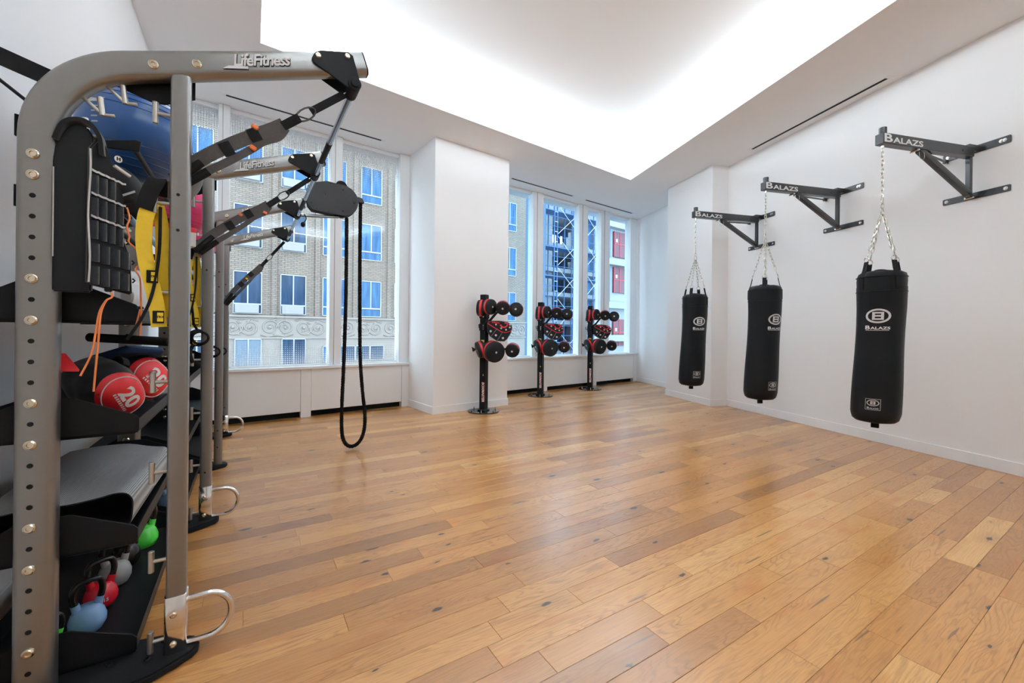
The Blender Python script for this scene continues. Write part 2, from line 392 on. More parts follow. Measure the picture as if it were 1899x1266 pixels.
def thing(name, label, cat, loc=(0, 0, 0), rz=0., group=None):
    o = bpy.data.objects.new(name, None); C.objects.link(o); o.empty_display_size = .1
    o.location = loc; o.rotation_euler = (0, 0, rz); return tag(o, label, cat, group)
def setting(name, loc=(0, 0, 0), rz=0.):
    o = bpy.data.objects.new(name, None); C.objects.link(o); o.location = loc; o.rotation_euler = (0, 0, rz); return struct(o)
def copy_tree(o, parent=None):
    c = o.copy(); C.objects.link(c); c.parent = parent
    for ch in list(o.children): copy_tree(ch, c)
    return c
def rrect(w_, h_, r, n=4):
    pts = []
    for cx_, cy_, a0 in ((w_/2-r, h_/2-r, 0), (-w_/2+r, h_/2-r, 90), (-w_/2+r, -h_/2+r, 180), (w_/2-r, -h_/2+r, 270)):
        for i in range(n+1):
            a = R(a0 + 90*i/n); pts.append((cx_ + r*math.cos(a), cy_ + r*math.sin(a)))
    return pts
def arc(cx_, cz, r, a0, a1, n): return [(cx_ + r*math.cos(R(a0+(a1-a0)*i/n)), cz + r*math.sin(R(a0+(a1-a0)*i/n))) for i in range(n+1)]
def text_mb(txt, size, depth=.002, shear=0., bold=0., align='CENTER', sx=1.0, space=1.0):
    cu = bpy.data.curves.new('lettering', 'FONT'); cu.body = txt; cu.size = size; cu.extrude = depth/2; cu.shear = shear; cu.offset = bold
    cu.align_x = align; cu.align_y = 'CENTER'; cu.resolution_u = 3; cu.space_character = space
    o = bpy.data.objects.new('lettering', cu); me = bpy.data.meshes.new_from_object(o)
    mb = MB(); mb.v = [Vector((v.co.x*sx, v.co.y, v.co.z)) for v in me.vertices]; mb.f = [tuple(p.vertices) for p in me.polygons]
    bpy.data.objects.remove(o); bpy.data.curves.remove(cu); bpy.data.meshes.remove(me); return mb
def merge(a, b, M=None): a.add(b.v, b.f, M); return a
def frame_of(x, y, z, o):
    """matrix with the given axes as columns"""
    return Matrix(((x[0], y[0], z[0], o[0]), (x[1], y[1], z[1], o[1]), (x[2], y[2], z[2], o[2]), (0, 0, 0, 1)))
def axis_frame(z, o, up=(0, 0, 1)):
    z = Vector(z).normalized(); u = Vector(up)
    x = u.cross(z)
    if x.length < 1e-4: x = Vector((1, 0, 0))
    x.normalize(); y = z.cross(x); return frame_of(x, y, z, o)
def smooth_path(pts, n=6):
    P = [Vector(p) for p in pts]; out = []
    for i in range(len(P)-1):
        p0, p1, p2, p3 = P[max(i-1, 0)], P[i], P[i+1], P[min(i+2, len(P)-1)]
        for k in range(n):
            t = k/n; out.append(.5*((2*p1) + (p2-p0)*t + (2*p0-5*p1+4*p2-p3)*t*t + (-p0+3*p1-3*p2+p3)*t**3))
    out.append(P[-1]); return out
def ribbon(path, width, thick, up=(0, 1, 0)):
    return MB().sweep(path, [(width/2, -thick/2), (width/2, thick/2), (-width/2, thick/2), (-width/2, -thick/2)], up=up)

# ------------------------------------------------------------------ room shell
YB = -3.6                                            # back wall behind the camera
LW = -0.962                                          # left wall
YG = 7.10                                            # glass plane in window-wall coordinates
def right_x(Y): return R0.x + (Y - R0.y)*math.tan(TH)
floor = struct(MB().b2(-1.3, 10.6, YB-.3, 8.6, -.2, -.013).build('floor', 'subfloor', smooth=0))
PW = .134; Y00 = .767
planks = []
rng = random.Random(11)
k = -32
while True:
    y0 = Y00 + PW*k; y1 = y0 + PW; k += 1
    if y0 > 8.25: break
    if y1 < YB: continue
    ym = (y0+y1)/2
    xr = min(9.35, right_x(ym) + .12) if ym < R0.y else 9.35
    xl = max(LW - .03, (ym*math.cos(AW) - 7.12)/math.sin(AW))
    if xl > xr - .1: continue
    x = xl - rng.uniform(0, 1.3); xs = [xl]
    while True:
        x += rng.choice((.45, .7, .95, 1.2, 1.45, 1.75, 2.1)) * rng.uniform(.85, 1.15)
        if x > xr - .15: break
        if x > xl + .15: xs.append(x)
    xs.append(xr)
    for a, b in zip(xs[:-1], xs[1:]): planks.append((a, b, y0, y1, min(1, max(0, rng.gauss(.5, .24)))))
def plank_geo(a, b, y0, y1):
    g = .0006; c = .0016; d = .0011
    vs = [(a+g, y0+g, -.013), (b-g, y0+g, -.013), (b-g, y1-g, -.013), (a+g, y1-g, -.013),
          (a+g, y0+g, -d), (b-g, y0+g, -d), (b-g, y1-g, -d), (a+g, y1-g, -d),
          (a+g+c, y0+g+c, 0), (b-g-c, y0+g+c, 0), (b-g-c, y1-g-c, 0), (a+g+c, y1-g-c, 0)]
    fs = [(8, 9, 10, 11)] + [(i, (i+1) % 4, (i+1) % 4+4, i+4) for i in range(4)] + [(i+4, (i+1) % 4+4, (i+1) % 4+8, i+8) for i in range(4)]
    return vs, fs
def show_size(p):
    a, b, y0, y1, _ = p; cx_, cy_ = (a+b)/2, (y0+y1)/2
    dep = cx_*math.sin(YAW) + cy_*math.cos(YAW); lat = cx_*math.cos(YAW) - cy_*math.sin(YAW)
    if dep < .9 or abs(lat)/dep > 1.45: return -math.hypot(cx_, cy_)
    return (b-a)/dep**3
planks.sort(key=show_size, reverse=True)
def tone_attr(me, tones):
    at = me.attributes.new('tone', 'FLOAT', 'POINT'); at.data.foreach_set('value', tones)
for p in planks[:296]:
    me = bpy.data.meshes.new('plank'); vs, fs = plank_geo(*p[:4]); me.from_pydata(vs, [], fs); tone_attr(me, [p[4]]*len(vs))
    link('plank', me, 'oak_plank', floor)
V, F, T = [], [], []
for p in planks[296:]:
    vs, fs = plank_geo(*p[:4]); n = len(V); V += vs; F += [tuple(i+n for i in f) for f in fs]; T += [p[4]]*len(vs)
me = bpy.data.meshes.new('far_planks'); me.from_pydata(V, [], F); tone_attr(me, T)
o = link('far_planks', me, 'oak_plank', floor); o['kind'] = 'stuff'

# walls
struct(MB().b2(LW-.15, LW, YB, 7.25, 0, CEIL).build('wall_left', 'wall_paint', smooth=0))
xb = right_x(YB)
struct(MB().b2(LW-.15, xb+.2, YB-.15, YB, 0, CEIL).build('wall_back', 'wall_paint', smooth=0))
rw_len = (R0.y - YB)/math.cos(TH)
RM = Matrix.Translation((R0.x, R0.y, 0)) @ Matrix.Rotation(RROT, 4, 'Z')
WM = Matrix.Rotation(AW, 4, 'Z')
struct(MB().b2(-rw_len-.1, 0, -.15, 0, 0, CEIL).build('wall_right', 'wall_paint', smooth=0, M=RM))
struct(MB().b2(0, 1.37, -.5, .345, 0, CEIL).build('wall_pilaster', 'wall_paint', smooth=0, M=RM, bevel=.004))
struct(MB().b2(1.37, 4.1, -.5, -.355, 0, CEIL).build('wall_return', 'wall_paint', smooth=0, M=RM))
struct(MB().b2(3.117, 4.598, 6.035, 7.45, 0, CEIL).build('wall_column', 'wall_paint', smooth=0, M=WM, bevel=.004))
# wall below and above the windows
def window_wall(name, t0, t1):
    mb = MB().b2(t0, t1, YG+.06, YG+.3, 0, .78).b2(t0, t1, YG+.06, YG+.3, 4.37, CEIL)
    struct(mb.build(name, 'wall_paint', smooth=0, M=WM))
window_wall('wall_window_north', -.4, 3.117); window_wall('wall_window_east', 4.598, 9.80)

# ceiling soffit, lip, cove and raised ceiling
far_l = Wp(-.30, 7.17); far_l = Vector((LW, 7.17/math.cos(AW) + LW*math.tan(AW), 0))
rl = R0 + RN*(-.36); 
def ray_hit():
    # return wall line meets the window wall
    for i in range(600):
        q = rl - RD*(i*.01)
        if -q.x*math.sin(AW) + q.y*math.cos(AW) > 7.17: return Vector((q.x, q.y, 0))
far_r = ray_hit()
near_r = Vector((xb, YB, 0)); near_l = Vector((LW, YB, 0))
OUT = [far_l, far_r, near_r, near_l]
ceiling = setting('ceiling')
def ring(inner, outer, z0, z1):
    vs = []
    for P in (inner, outer):
        for z in (z0, z1): vs += [(p.x, p.y, z) for p in P]
    I = lambda o_, t, i: o_*8 + t*4 + i % 4
    fs = []
    for i in range(4):
        fs += [(I(0, 0, i), I(0, 0, i+1), I(1, 0, i+1), I(1, 0, i)), (I(0, 1, i), I(1, 1, i), I(1, 1, i+1), I(0, 1, i+1)),
               (I(0, 0, i), I(0, 1, i), I(0, 1, i+1), I(0, 0, i+1)), (I(1, 0, i), I(1, 0, i+1), I(1, 1, i+1), I(1, 1, i))]
    return MB().add(vs, fs)
far_rr = Rp(0, -.0); 
# right strip follows the main right wall, the far corner pocket is closed by its own slab
OUT2 = [far_l, far_r + Vector((.05, .0, 0)), near_r + Vector((.03, 0, 0)), near_l]
ring(COVE, OUT2, CEIL, CEIL+.06).build('soffit', 'ceiling_paint', ceiling, smooth=0)
def offset_poly(P, d):
    out = []
    n = len(P)
    for i in range(n):
        a, b, c = P[i-1], P[i], P[(i+1) % n]
        def nrm(p, q):
            e = (q-p).normalized(); nn = Vector((-e.y, e.x, 0))
            return nn if (cen-(p+q)/2).dot(nn) < 0 else -nn
        n1, n2 = nrm(a, b), nrm(b, c); m_ = (n1+n2).normalized()
        out.append(b + m_*(d/m_.dot(n1)))
    return out
ring(COVE, offset_poly(COVE, .022), CEIL+.06, CEIL+.12).build('cove_lip', 'trim_white', ceiling, smooth=0)
cav = offset_poly(COVE, .30); cav2 = offset_poly(COVE, .36)
ring(cav, cav2, CEIL+.06, CEIL+COVE_H).build('cove_wall', 'ceiling_paint', ceiling, smooth=0)
MB().prism([(p.x, p.y) for p in cav2], 'z', CEIL+COVE_H, CEIL+COVE_H+.08).build('raised_ceiling', 'ceiling_paint', ceiling, smooth=0)
ring(offset_poly(COVE, .115), offset_poly(COVE, .165), CEIL+.06, CEIL+.085).build('light_channel', 'trim_white', ceiling, smooth=0)

# baseboards
BH = .125; BT = .014
def base(name, mb, M): struct(mb.build(name, 'trim_white', M=M, bevel=.003))
base('baseboard_right', MB().b2(-rw_len, 0, 0, BT, 0, BH), RM)
base('baseboard_pilaster', MB().b2(-BT, 1.37+BT, .345, .345+BT, 0, BH).b2(-BT, 0, BT, .345, 0, BH).b2(1.37, 1.37+BT, -.355+BT, .345, 0, BH), RM)
base('baseboard_return', MB().b2(1.37, 3.80, -.355, -.355+BT, 0, BH), RM)
base('baseboard_column', MB().b2(3.117-BT, 4.598+BT, 6.035-BT, 6.035, 0, BH).b2(3.117-BT, 3.117, 6.035, 6.96, 0, BH).b2(4.598, 4.598+BT, 6.035, 6.96, 0, BH), WM)
base('baseboard_left', MB().b2(LW, LW+BT, YB, 6.8, 0, BH), Matrix())

# radiator enclosures with sill
def enclosure(name, cells, t0, t1):
    e = setting(name, rz=AW)
    for kind, a, b in cells:
        if kind == 'p': MB().b2(a+.003, b-.003, 6.97, 7.0, .093, .735).build('panel', 'panel_white', e, bevel=.002)
        else: MB().b2(a, b, 6.965, 7.06, 0, .735).build('cover_strip', 'panel_white', e, bevel=.002)
    MB().b2(t0, t1, 7.06, 7.09, 0, .735).build('toe_kick', 'toe_black', e, smooth=0)
    MB().b2(t0, t1, 6.925, 7.16, .735, .775).build('sill', 'window_white', e, bevel=.004)
    return e
enclosure('trim_1', [('p', -.24, 1.386), ('s', 1.386, 1.53), ('p', 1.53, 2.99), ('s', 2.99, 3.117)], -.24, 3.117)
enclosure('trim_2', [('s', 4.598, 4.7), ('p', 4.7, 6.335), ('s', 6.335, 6.44), ('p', 6.44, 7.985), ('s', 7.985, 8.10), ('p', 8.10, 9.598), ('s', 9.598, 9.742)], 4.598, 9.742)

# windows
def window(name, members, panes, glass):
    e = setting(name, rz=AW)
    for a, b, kind in members:
        if kind == 'm':
            MB().b2(a, b, 7.0, 7.18, .775, CEIL-.004).build('mullion', 'window_white', e, bevel=.004)
            MB().b2(a+(b-a)*.36, a+(b-a)*.39, 6.996, 7.0, .78, CEIL-.006).build('mullion_joint', 'ac_grey', e, smooth=0)
        else: MB().b2(a, b, 6.99, 7.18, .775, CEIL-.004).build('jamb', 'window_white', e, bevel=.004)
    for a, b in panes:
        MB().b2(a, b, 7.06, 7.14, .775, .80).build('bottom_rail', 'window_white', e, bevel=.003)
        MB().b2(a, b, 7.06, 7.14, 4.362, CEIL-.004).build('top_rail', 'window_white', e, bevel=.003)
        MB().b2(a-.01, b+.01, YG-.004, YG+.004, .79, 4.37).build('pane', glass, e, smooth=0)
    return e
window('window_1', [(-.30, -.2, 'j'), (.337, .471, 'm'), (1.794, 1.975, 'm'), (2.94, 3.117, 'j')], [(-.2, .337), (.471, 1.794), (1.975, 2.94)], 'fritted_glass')
window('window_2', [(4.598, 4.72, 'j'), (6.01, 6.31, 'm'), (7.47, 7.78, 'm'), (8.27, 8.605, 'm'), (9.46, 9.742, 'j')], [(4.72, 6.01), (6.31, 7.47), (7.78, 8.27), (8.605, 9.46)], 'clear_glass')

# linear air slots in the soffit
def slot(t0, t1, label, M, y, grp):
    e = thing('linear_air_slot', label, 'vent', group=grp); e.matrix_world = M
    MB().b2(t0-.06, t1+.06, y-.04, y-.024, CEIL-.004, CEIL-.0005).b2(t0-.06, t1+.06, y+.024, y+.04, CEIL-.004, CEIL-.0005).build('flange', 'ceiling_paint', e, smooth=0)
    MB().b2(t0, t1, y-.022, y+.022, CEIL-.003, CEIL-.0005).build('slot_opening', 'slot_black', e, smooth=0)
G = 'slot diffusers in the ceiling'
slot(.402, 2.49, 'black ceiling air slot in front of the left windows above the rig', WM, 6.708, G)
slot(5.18, 6.922, 'black ceiling air slot just right of the white column', WM, 6.708, G)
slot(7.375, 9.12, 'black ceiling air slot nearest the far right window corner', WM, 6.708, G)
q = Vector((7.102, 3.831)) - R0
slot(q.dot(-RD) - 2.031, q.dot(-RD), 'long black ceiling air slot beside the right wall above the punching bags', RM, q.dot(RN), G)

# ------------------------------------------------------------------ outside: street, hotel, building site
struct(MB().b2(-60, 90, 7.6, 90, -7.2, -7.0).build('ground', 'asphalt', smooth=0, M=WM))
FD = 22.0                                           # brick facade across the street
hotel = thing('brick_building', 'tan brick building with carved stone frieze across the street, behind the left windows', 'building', (0, 0, 0), AW)
MB().b2(-14, 18.2, FD, FD+9, 1.87, 26).build('wall', 'brick_tan', hotel, smooth=0)
MB().b2(-14, 18.2, FD-.02, FD+9, -7, .9).build('stone_base', 'stone', hotel, smooth=0)
fz = MB().b2(-14, 18.22, FD-.03, FD+9, .9, 1.87).build('frieze', 'stone', hotel, smooth=0)
MB().b2(-14, 18.25, FD-.12, FD, 1.83, 1.93).b2(-14, 18.25, FD-.08, FD, .86, .94).build('moulding', 'stone', fz, bevel=.01)
# carved scrolls: spirals with leaves
def scroll_mesh(flip):
    mb = MB(); z0 = 1.38
    for sgn, cx_ in ((1, 0.), (-1, .62)):
        pts = []
        for i in range(40):
            a = i/39*math.pi*3.6; r = .36*(1 - i/46)
            pts.append((cx_ + r*math.cos(a + math.pi*(sgn < 0)), 0, z0 + sgn*r*math.sin(a + math.pi*(sgn < 0))*flip))
        mb.tube(pts, .034, 6, scale=[1.25 - .6*i/39 for i in range(40)])
    for q_ in range(5):
        a = q_*1.25 + .4; x = .31 + .3*math.cos(a); z = z0 + .34*math.sin(a)*flip
        mb.tube([(x, 0, z), (x+.09*math.cos(a+1), .01, z+.09*math.sin(a+1)), (x+.2*math.cos(a+1.5), 0, z+.16*math.sin(a+1.5))], .05, 6, scale=[.4, 1.1, .2])
    mb.tube([(-.36, 0, z0-.33*flip), (-.1, 0, z0-.42*flip), (.3, 0, z0-.36*flip), (.62, 0, z0-.42*flip), (.95, 0, z0-.3*flip)], .04, 6)
    mb.sphere((0, 0, z0), .07, 10, 6); mb.sphere((.62, 0, z0), .07, 10, 6)
    return mb.mesh('scroll_carving', 60)
sm = [scroll_mesh(1), scroll_mesh(-1)]
for i in range(19):
    o = link('scroll_carving', sm[i % 2], 'stone', fz); o.location = (-8.3 + i*1.42, FD-.04, 0)
# windows of the hotel
def far_window(parent, t, z1, w_, h_, sash, gl, ac, y, split=True):
    fr_ = MB(); b = .036
    fr_.b2(t, t+b, y-.05, y+.05, z1-h_, z1).b2(t+w_-b, t+w_, y-.05, y+.05, z1-h_, z1).b2(t, t+w_, y-.05, y+.05, z1-b, z1).b2(t, t+w_, y-.05, y+.05, z1-h_, z1-h_+b)
    if split: fr_.b2(t+w_*.5-.025, t+w_*.5+.025, y-.045, y+.05, z1-sash, z1)
    if sash < h_: fr_.b2(t, t+w_, y-.05, y+.05, z1-sash-.03, z1-sash+.03)
    o = fr_.build('window', 'outer_frame', parent, smooth=0)
    MB().b2(t+b, t+w_-b, y-.015, y+.02, z1-h_+b, z1-b).build('pane', gl, o, smooth=0)
    if ac:
        MB().b2(t+.06, t+w_-.13, y-.2, y-.02, z1-h_+.03, z1-sash-.02).build('air_conditioner', 'ac_grey', o, bevel=.02)
for r_, zt in enumerate((3.86, 6.82, 9.78, 12.74)):
    for c_ in range(-3, 9):
        t = 1.63 + 1.83*c_
        gl = 'far_glass_dark' if r_ == 0 and c_ < 2 else 'far_glass_blue'
        if r_ == 1 and c_ in (0, 1): gl = 'far_glass_dark'
        far_window(hotel, t, zt, 1.1, 1.88, 1.44, gl, c_ < 2 and c_ > -3 or (r_ == 2 and c_ == 2), FD-.01)
for c_ in range(-1, 2): far_window(hotel, 1.70 + 1.83*c_, .868, 1.03, 1.25, 1.25, 'curtain_window' if c_ == 0 else 'far_glass_dark', False, FD-.05)
for k_ in range(3): far_window(hotel, 6.15 + .75*k_, .5, .74, .75, .75, 'far_glass_dark', False, FD-.05, split=False)
far_window(hotel, 5.32, .5, .8, .75, .75, 'far_glass_blue', False, FD-.05, split=False)
# shallow brick piers between window bays
for t in (-1.05, 3.1, 4.95, 6.75, 8.55, 12.3, 15.9):
    MB().b2(t, t+.22, FD-.07, FD+.02, 1.93, 26).build('pier', 'brick_tan', hotel, smooth=0)
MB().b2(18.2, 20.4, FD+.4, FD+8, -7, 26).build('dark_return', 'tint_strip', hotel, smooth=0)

# building site further along: concrete frame, tarps and scaffold
SD = 27.0
site = thing('building_under_construction', 'concrete building frame wrapped in blue tarps behind the scaffold', 'building', (0, 0, 0), AW)
for zt in (12.2, 9.05, 6.9, 4.75, 2.3, -.4): MB().b2(22.6, 32.2, SD-.3, SD+5, zt-.38, zt).build('floor_slab', 'concrete', site, bevel=.02)
for t in (22.7, 28.9, 31.4): MB().b2(t, t+.8, SD+.4, SD+1.0, -7, 15).build('column', 'concrete', site, smooth=0)
MB().b2(22.7, 25.6, SD+.2, SD+.5, -7, 15).build('core_wall', 'concrete', site, smooth=0)
MB().b2(25.6, 33, SD+5.2, SD+5.3, -7, 8.6).build('rear_screen', 'tarp_blue', site, smooth=0)
rr = random.Random(3)
for zb, zt in ((9.05, 11.82), (6.9, 8.67), (4.75, 6.52), (2.3, 4.37), (-.4, 1.92)):
    MB().b2(25.0, 32, SD+4.6, SD+4.7, zb, zb+.75).build('tarp', 'tarp_blue', site, smooth=0)
    MB().b2(25.0, 32, SD+4.6, SD+4.7, zt-.55, zt).build('tarp', 'tarp_blue', site, smooth=0)
    for t in (25.4, 26.5, 27.3, 28.4, 29.2, 30.1, 31.): MB().b2(t, t+rr.uniform(.2, .55), SD+4.4, SD+4.5, zb, zt).build('tarp', 'tarp_blue' if rr.random() < .7 else 'interior_dark', site, smooth=0)
MB().b2(29.5, 32.3, SD+.9, SD+1.0, -2, 14.5).build('tarp', 'tarp_blue', site, smooth=0)
scaf = thing('scaffold', 'blue tube scaffold with cross braces and platforms in front of the concrete frame', 'scaffold', (0, 0, 0), AW)
SY = SD-1.7
for t in (22.1, 24.0, 24.35, 26.3, 27.2, 27.55, 30.1, 30.9):
    MB().cyl((t, SY, -7), (t, SY, 15), .06, n=8).build('standard', 'scaffold_blue', scaf)
    MB().cyl((t, SY+1.1, -7), (t, SY+1.1, 15), .05, n=8).build('standard', 'scaffold_blue', scaf)
for zt in (11.3, 8.3, 5.9, 3.2, .4):
    MB().b2(22.0, 30.6, SY-.1, SY+1.2, zt-.06, zt).build('platform', 'scaffold_blue', scaf, smooth=0)
for i in range(20):
    z = -1.5 + i*.82
    MB().cyl((22.0, SY-.07, z), (31, SY-.07, z), .022, n=6).build('ledger', 'scaffold_blue', scaf)
    for ta, tb in ((24.0, 24.35), (27.2, 27.55), (30.1, 30.9)):
        MB().cyl((ta, SY-.07, z+.4), (tb, SY-.07, z+.4), .025, n=6).build('rung', 'scaffold_steel', scaf)
for i in range(6):
    z = -1. + i*2.6
    for ta, tb in ((24.35, 27.2), (27.55, 30.1), (26.3, 27.4)):
        MB().cyl((ta, SY-.1, z), (tb, SY-.1, z+2.4), .018, n=6).build('cross_brace', 'scaffold_steel', scaf)
        MB().cyl((ta, SY-.1, z+2.4), (tb, SY-.1, z), .018, n=6).build('cross_brace', 'scaffold_steel', scaf)
pale = thing('concrete_building', 'pale concrete building with red shaft doors behind the far right pane', 'building', (0, 0, 0), AW)
MB().b2(32.5, 40, SD+.5, SD+6, -7, 16).build('wall', 'concrete_pale', pale, smooth=0)
for zt in (12.4, 8.65, 4.3, 1.0): MB().b2(32.4, 40, SD-.2, SD+.6, zt-.65, zt).build('floor_slab', 'concrete_pale', pale, bevel=.03)
for zb, zt in ((8.95, 11.5), (5.3, 7.9), (-.1, 2.6), (13.2, 15)):
    d_ = MB().b2(34.25, 36.6, SD+.3, SD+.55, zb, zt).build('shaft_door', 'door_red', pale, smooth=0)
    MB().b2(35.15, 35.22, SD+.26, SD+.31, zb, zt).b2(34.25, 36.6, SD+.26, SD+.31, zb+(zt-zb)*.5, zb+(zt-zb)*.5+.06).b2(34.25, 34.32, SD+.26, SD+.31, zb, zt).build('door_bar', 'pad_red', d_, smooth=0)
    MB().b2(34.5, 34.75, SD+.25, SD+.29, zb+1.5, zb+1.8).build('notice', 'print_white', d_, smooth=0)
for t in (33.35,): MB().b2(t, t+.2, SD+.2, SD+.5, -2, 12).build('drain_pipe', 'scaffold_blue', pale, smooth=0)
MB().b2(32.45, 32.75, SD+.2, SD+.5, -2, 14).build('drain_pipe', 'door_red', pale, smooth=0)

# ------------------------------------------------------------------ storage and training rig along the left wall
FY = [2.19 + 1.38*i for i in range(4)]
UX = -.641; PX = -.242
TA = math.atan(.355)
rig = thing('training_rig', 'silver steel training rig with black shelves standing along the left wall', 'gym rig', (0, 0, 0))
CX, CZ = UX, 2.277
RAD = .354; TT = RAD*math.tan(R(90-math.degrees(TA))/2)
ca, sa = math.cos(TA), math.sin(TA)
def arm_pt(X): return (X, 2.277 + .355*(X - UX))
frame_path = [(UX, 0, .02), (UX, 0, .6), (UX, 0, 1.2)]
c0 = (UX + RAD, CZ - TT)
turn = 90 - math.degrees(TA)
for i in range(17):
    a = R(180 - turn*i/16); frame_path.append((c0[0] + RAD*math.cos(a), 0, c0[1] + RAD*math.sin(a)))
frame_path += [(.1, 0, arm_pt(.1)[1]), (.474, 0, arm_pt(.474)[1])]
tube_prof = rrect(.075, .107, .024, 5)               # u runs along y, v in the bending plane
frame_me = MB().sweep(frame_path, tube_prof, up=(0, 1, 0)).mesh('frame_tube', 50)
cap_me = MB().sweep([(.474, 0, arm_pt(.474)[1]), (.482, 0, arm_pt(.482)[1])], rrect(.075, .107, .024, 5), up=(0, 1, 0)).mesh('end_cap', 50, .002)
post_top = arm_pt(PX)[1] - .045
post_me = MB().sweep([(PX, 0, .03), (PX, 0, post_top)], rrect(.066, .066, .013, 4), up=(0, 1, 0)).mesh('post', 50)
def bolt_mb(r, h):
    return MB().lathe([(0.0001, h*.55), (r*.38, h*.55), (r*.42, h*1.25), (r*.62, h*1.25), (r*.68, h), (r*.9, h*.6), (r, 0), (r*.9, -.001)], 20)
FRONT = Matrix.Rotation(R(90), 4, 'X')               # lathe axis to -y
bolt_me = bolt_mb(.0185, .007).mesh('bolt', 30)
for p in bolt_me.polygons: p.use_smooth = True
sbolt_me = bolt_mb(.013, .005).mesh('bolt', 30)
hole_me = MB().cyl((0, 0, -.001), (0, 0, .0006), .0085, n=16).mesh('hole', 0)
shole_me = MB().cyl((0, 0, -.001), (0, 0, .0006), .0062, n=14).mesh('hole', 0)
plate_poly = [(.245, arm_pt(.245)[1]+.030), (.255, arm_pt(.255)[1]+.042), (.275, arm_pt(.275)[1]+.048), (.395, arm_pt(.395)[1]+.040), (.418, arm_pt(.418)[1]+.022), (.452, 2.56), (.458, 2.535), (.446, 2.512), (.425, 2.503), (.402, 2.512), (.245, arm_pt(.245)[1]-.008), (.236, arm_pt(.236)[1]+.01)]
gus_me = MB().prism(plate_poly, 'y', -.0475, -.0395).prism(plate_poly, 'y', .0395, .0475).mesh('pivot_plate', 30, .002)
pin_me = MB().cyl((.426, -.062, 2.537), (.426, .062, 2.537), .03, n=24).cyl((.426, -.07, 2.537), (.426, -.06, 2.537), .02, n=20).mesh('pivot_pin', 40, .003)
thook_zs = [2.209, 1.85, 1.491, 1.129, .765, .408, .085]
th_me = MB().cyl((PX-.03, 0, 0), (PX-.082, 0, 0), .0075, n=12).cyl((PX-.034, 0, 0), (PX-.03, 0, 0), .012, n=12).cyl((PX-.082, 0, -.043), (PX-.082, 0, .043), .0105, n=14).mesh('t_hook', 40, .002)
def jhook(p, d):
    x, z = p; q_ = (x+.054*d, z-.052)
    mb = MB().cyl((x, 0, z), (q_[0], 0, q_[1]), .0065, n=10).cyl((q_[0], 0, q_[1]-.004), (q_[0]-.008, 0, q_[1]+.066), .0095, n=12).cyl((q_[0], 0, q_[1]), (q_[0]+.035, 0, q_[1]+.006), .0065, n=10)
    return mb.mesh('hook', 40, .0015)
jh = [jhook((-.468, 2.272), 1), jhook((-.533, 2.208), 1), jhook((-.573, 2.118), 1)]
foot_poly = []
for x, h in ((-.165, .0), (-.168, .028), (-.18, .05), (-.23, .085), (-.3, .125), (-.42, .15), (-.6, .155), (-.76, .12), (-.80, .0)): foot_poly.append((x, h))
foot_poly = foot_poly + [(x, -h) for x, h in foot_poly[-2:0:-1]]
foot_me = MB().prism(foot_poly, 'z', .001, .034).mesh('foot', 50, .008, 2)
fbolt = bolt_mb(.011, .004).mesh('foot_bolt', 30)
anchor_me = MB().sweep([(PX, 0, .03), (PX, 0, .262)], rrect(.074, .074, .015, 4), up=(0, 1, 0)).mesh('anchor_plate', 50, .001)
dpath = [(PX+.036, 0, .224)] + [(PX+.105+.083*math.sin(R(a)), 0, .133+.091*math.cos(R(a))) for a in range(0, 181, 12)] + [(PX+.036, 0, .042)]
dring_me = MB().tube(dpath, .0125, 14).mesh('anchor_ring', 60)
logo = text_mb('LifeFitness', .066, .004, shear=.42, bold=.0012, sx=.93, space=.9)
sw = MB().add([(-.155, -.029, -.002), (-.06, -.034, -.002), (-.058, -.024, -.002), (-.13, -.019, -.002), (-.155, -.029, .002), (-.06, -.034, .002), (-.058, -.024, .002), (-.13, -.019, .002)], [(0, 1, 2, 3), (7, 6, 5, 4), (0, 4, 5, 1), (1, 5, 6, 2), (2, 6, 7, 3), (3, 7, 4, 0)])
merge(logo, sw)
LOGO_M = frame_of((ca, 0, sa), (-sa, 0, ca), (0, -1, 0), (.035, -.0395, arm_pt(.035)[1] + .004))
logo_me = MB().add(logo.v, logo.f, LOGO_M).mesh('logo_lettering', 0)
edge_t = text_mb('LifeFitness', .066, .002, shear=.42, bold=.0036, sx=.93, space=.9); merge(edge_t, sw, Matrix.Translation((0, -.0025, -.001)))
edge_me = MB().add(edge_t.v, edge_t.f, Matrix.Translation((.0012, .0014, -.0016)) @ LOGO_M).mesh('logo_edge', 0)
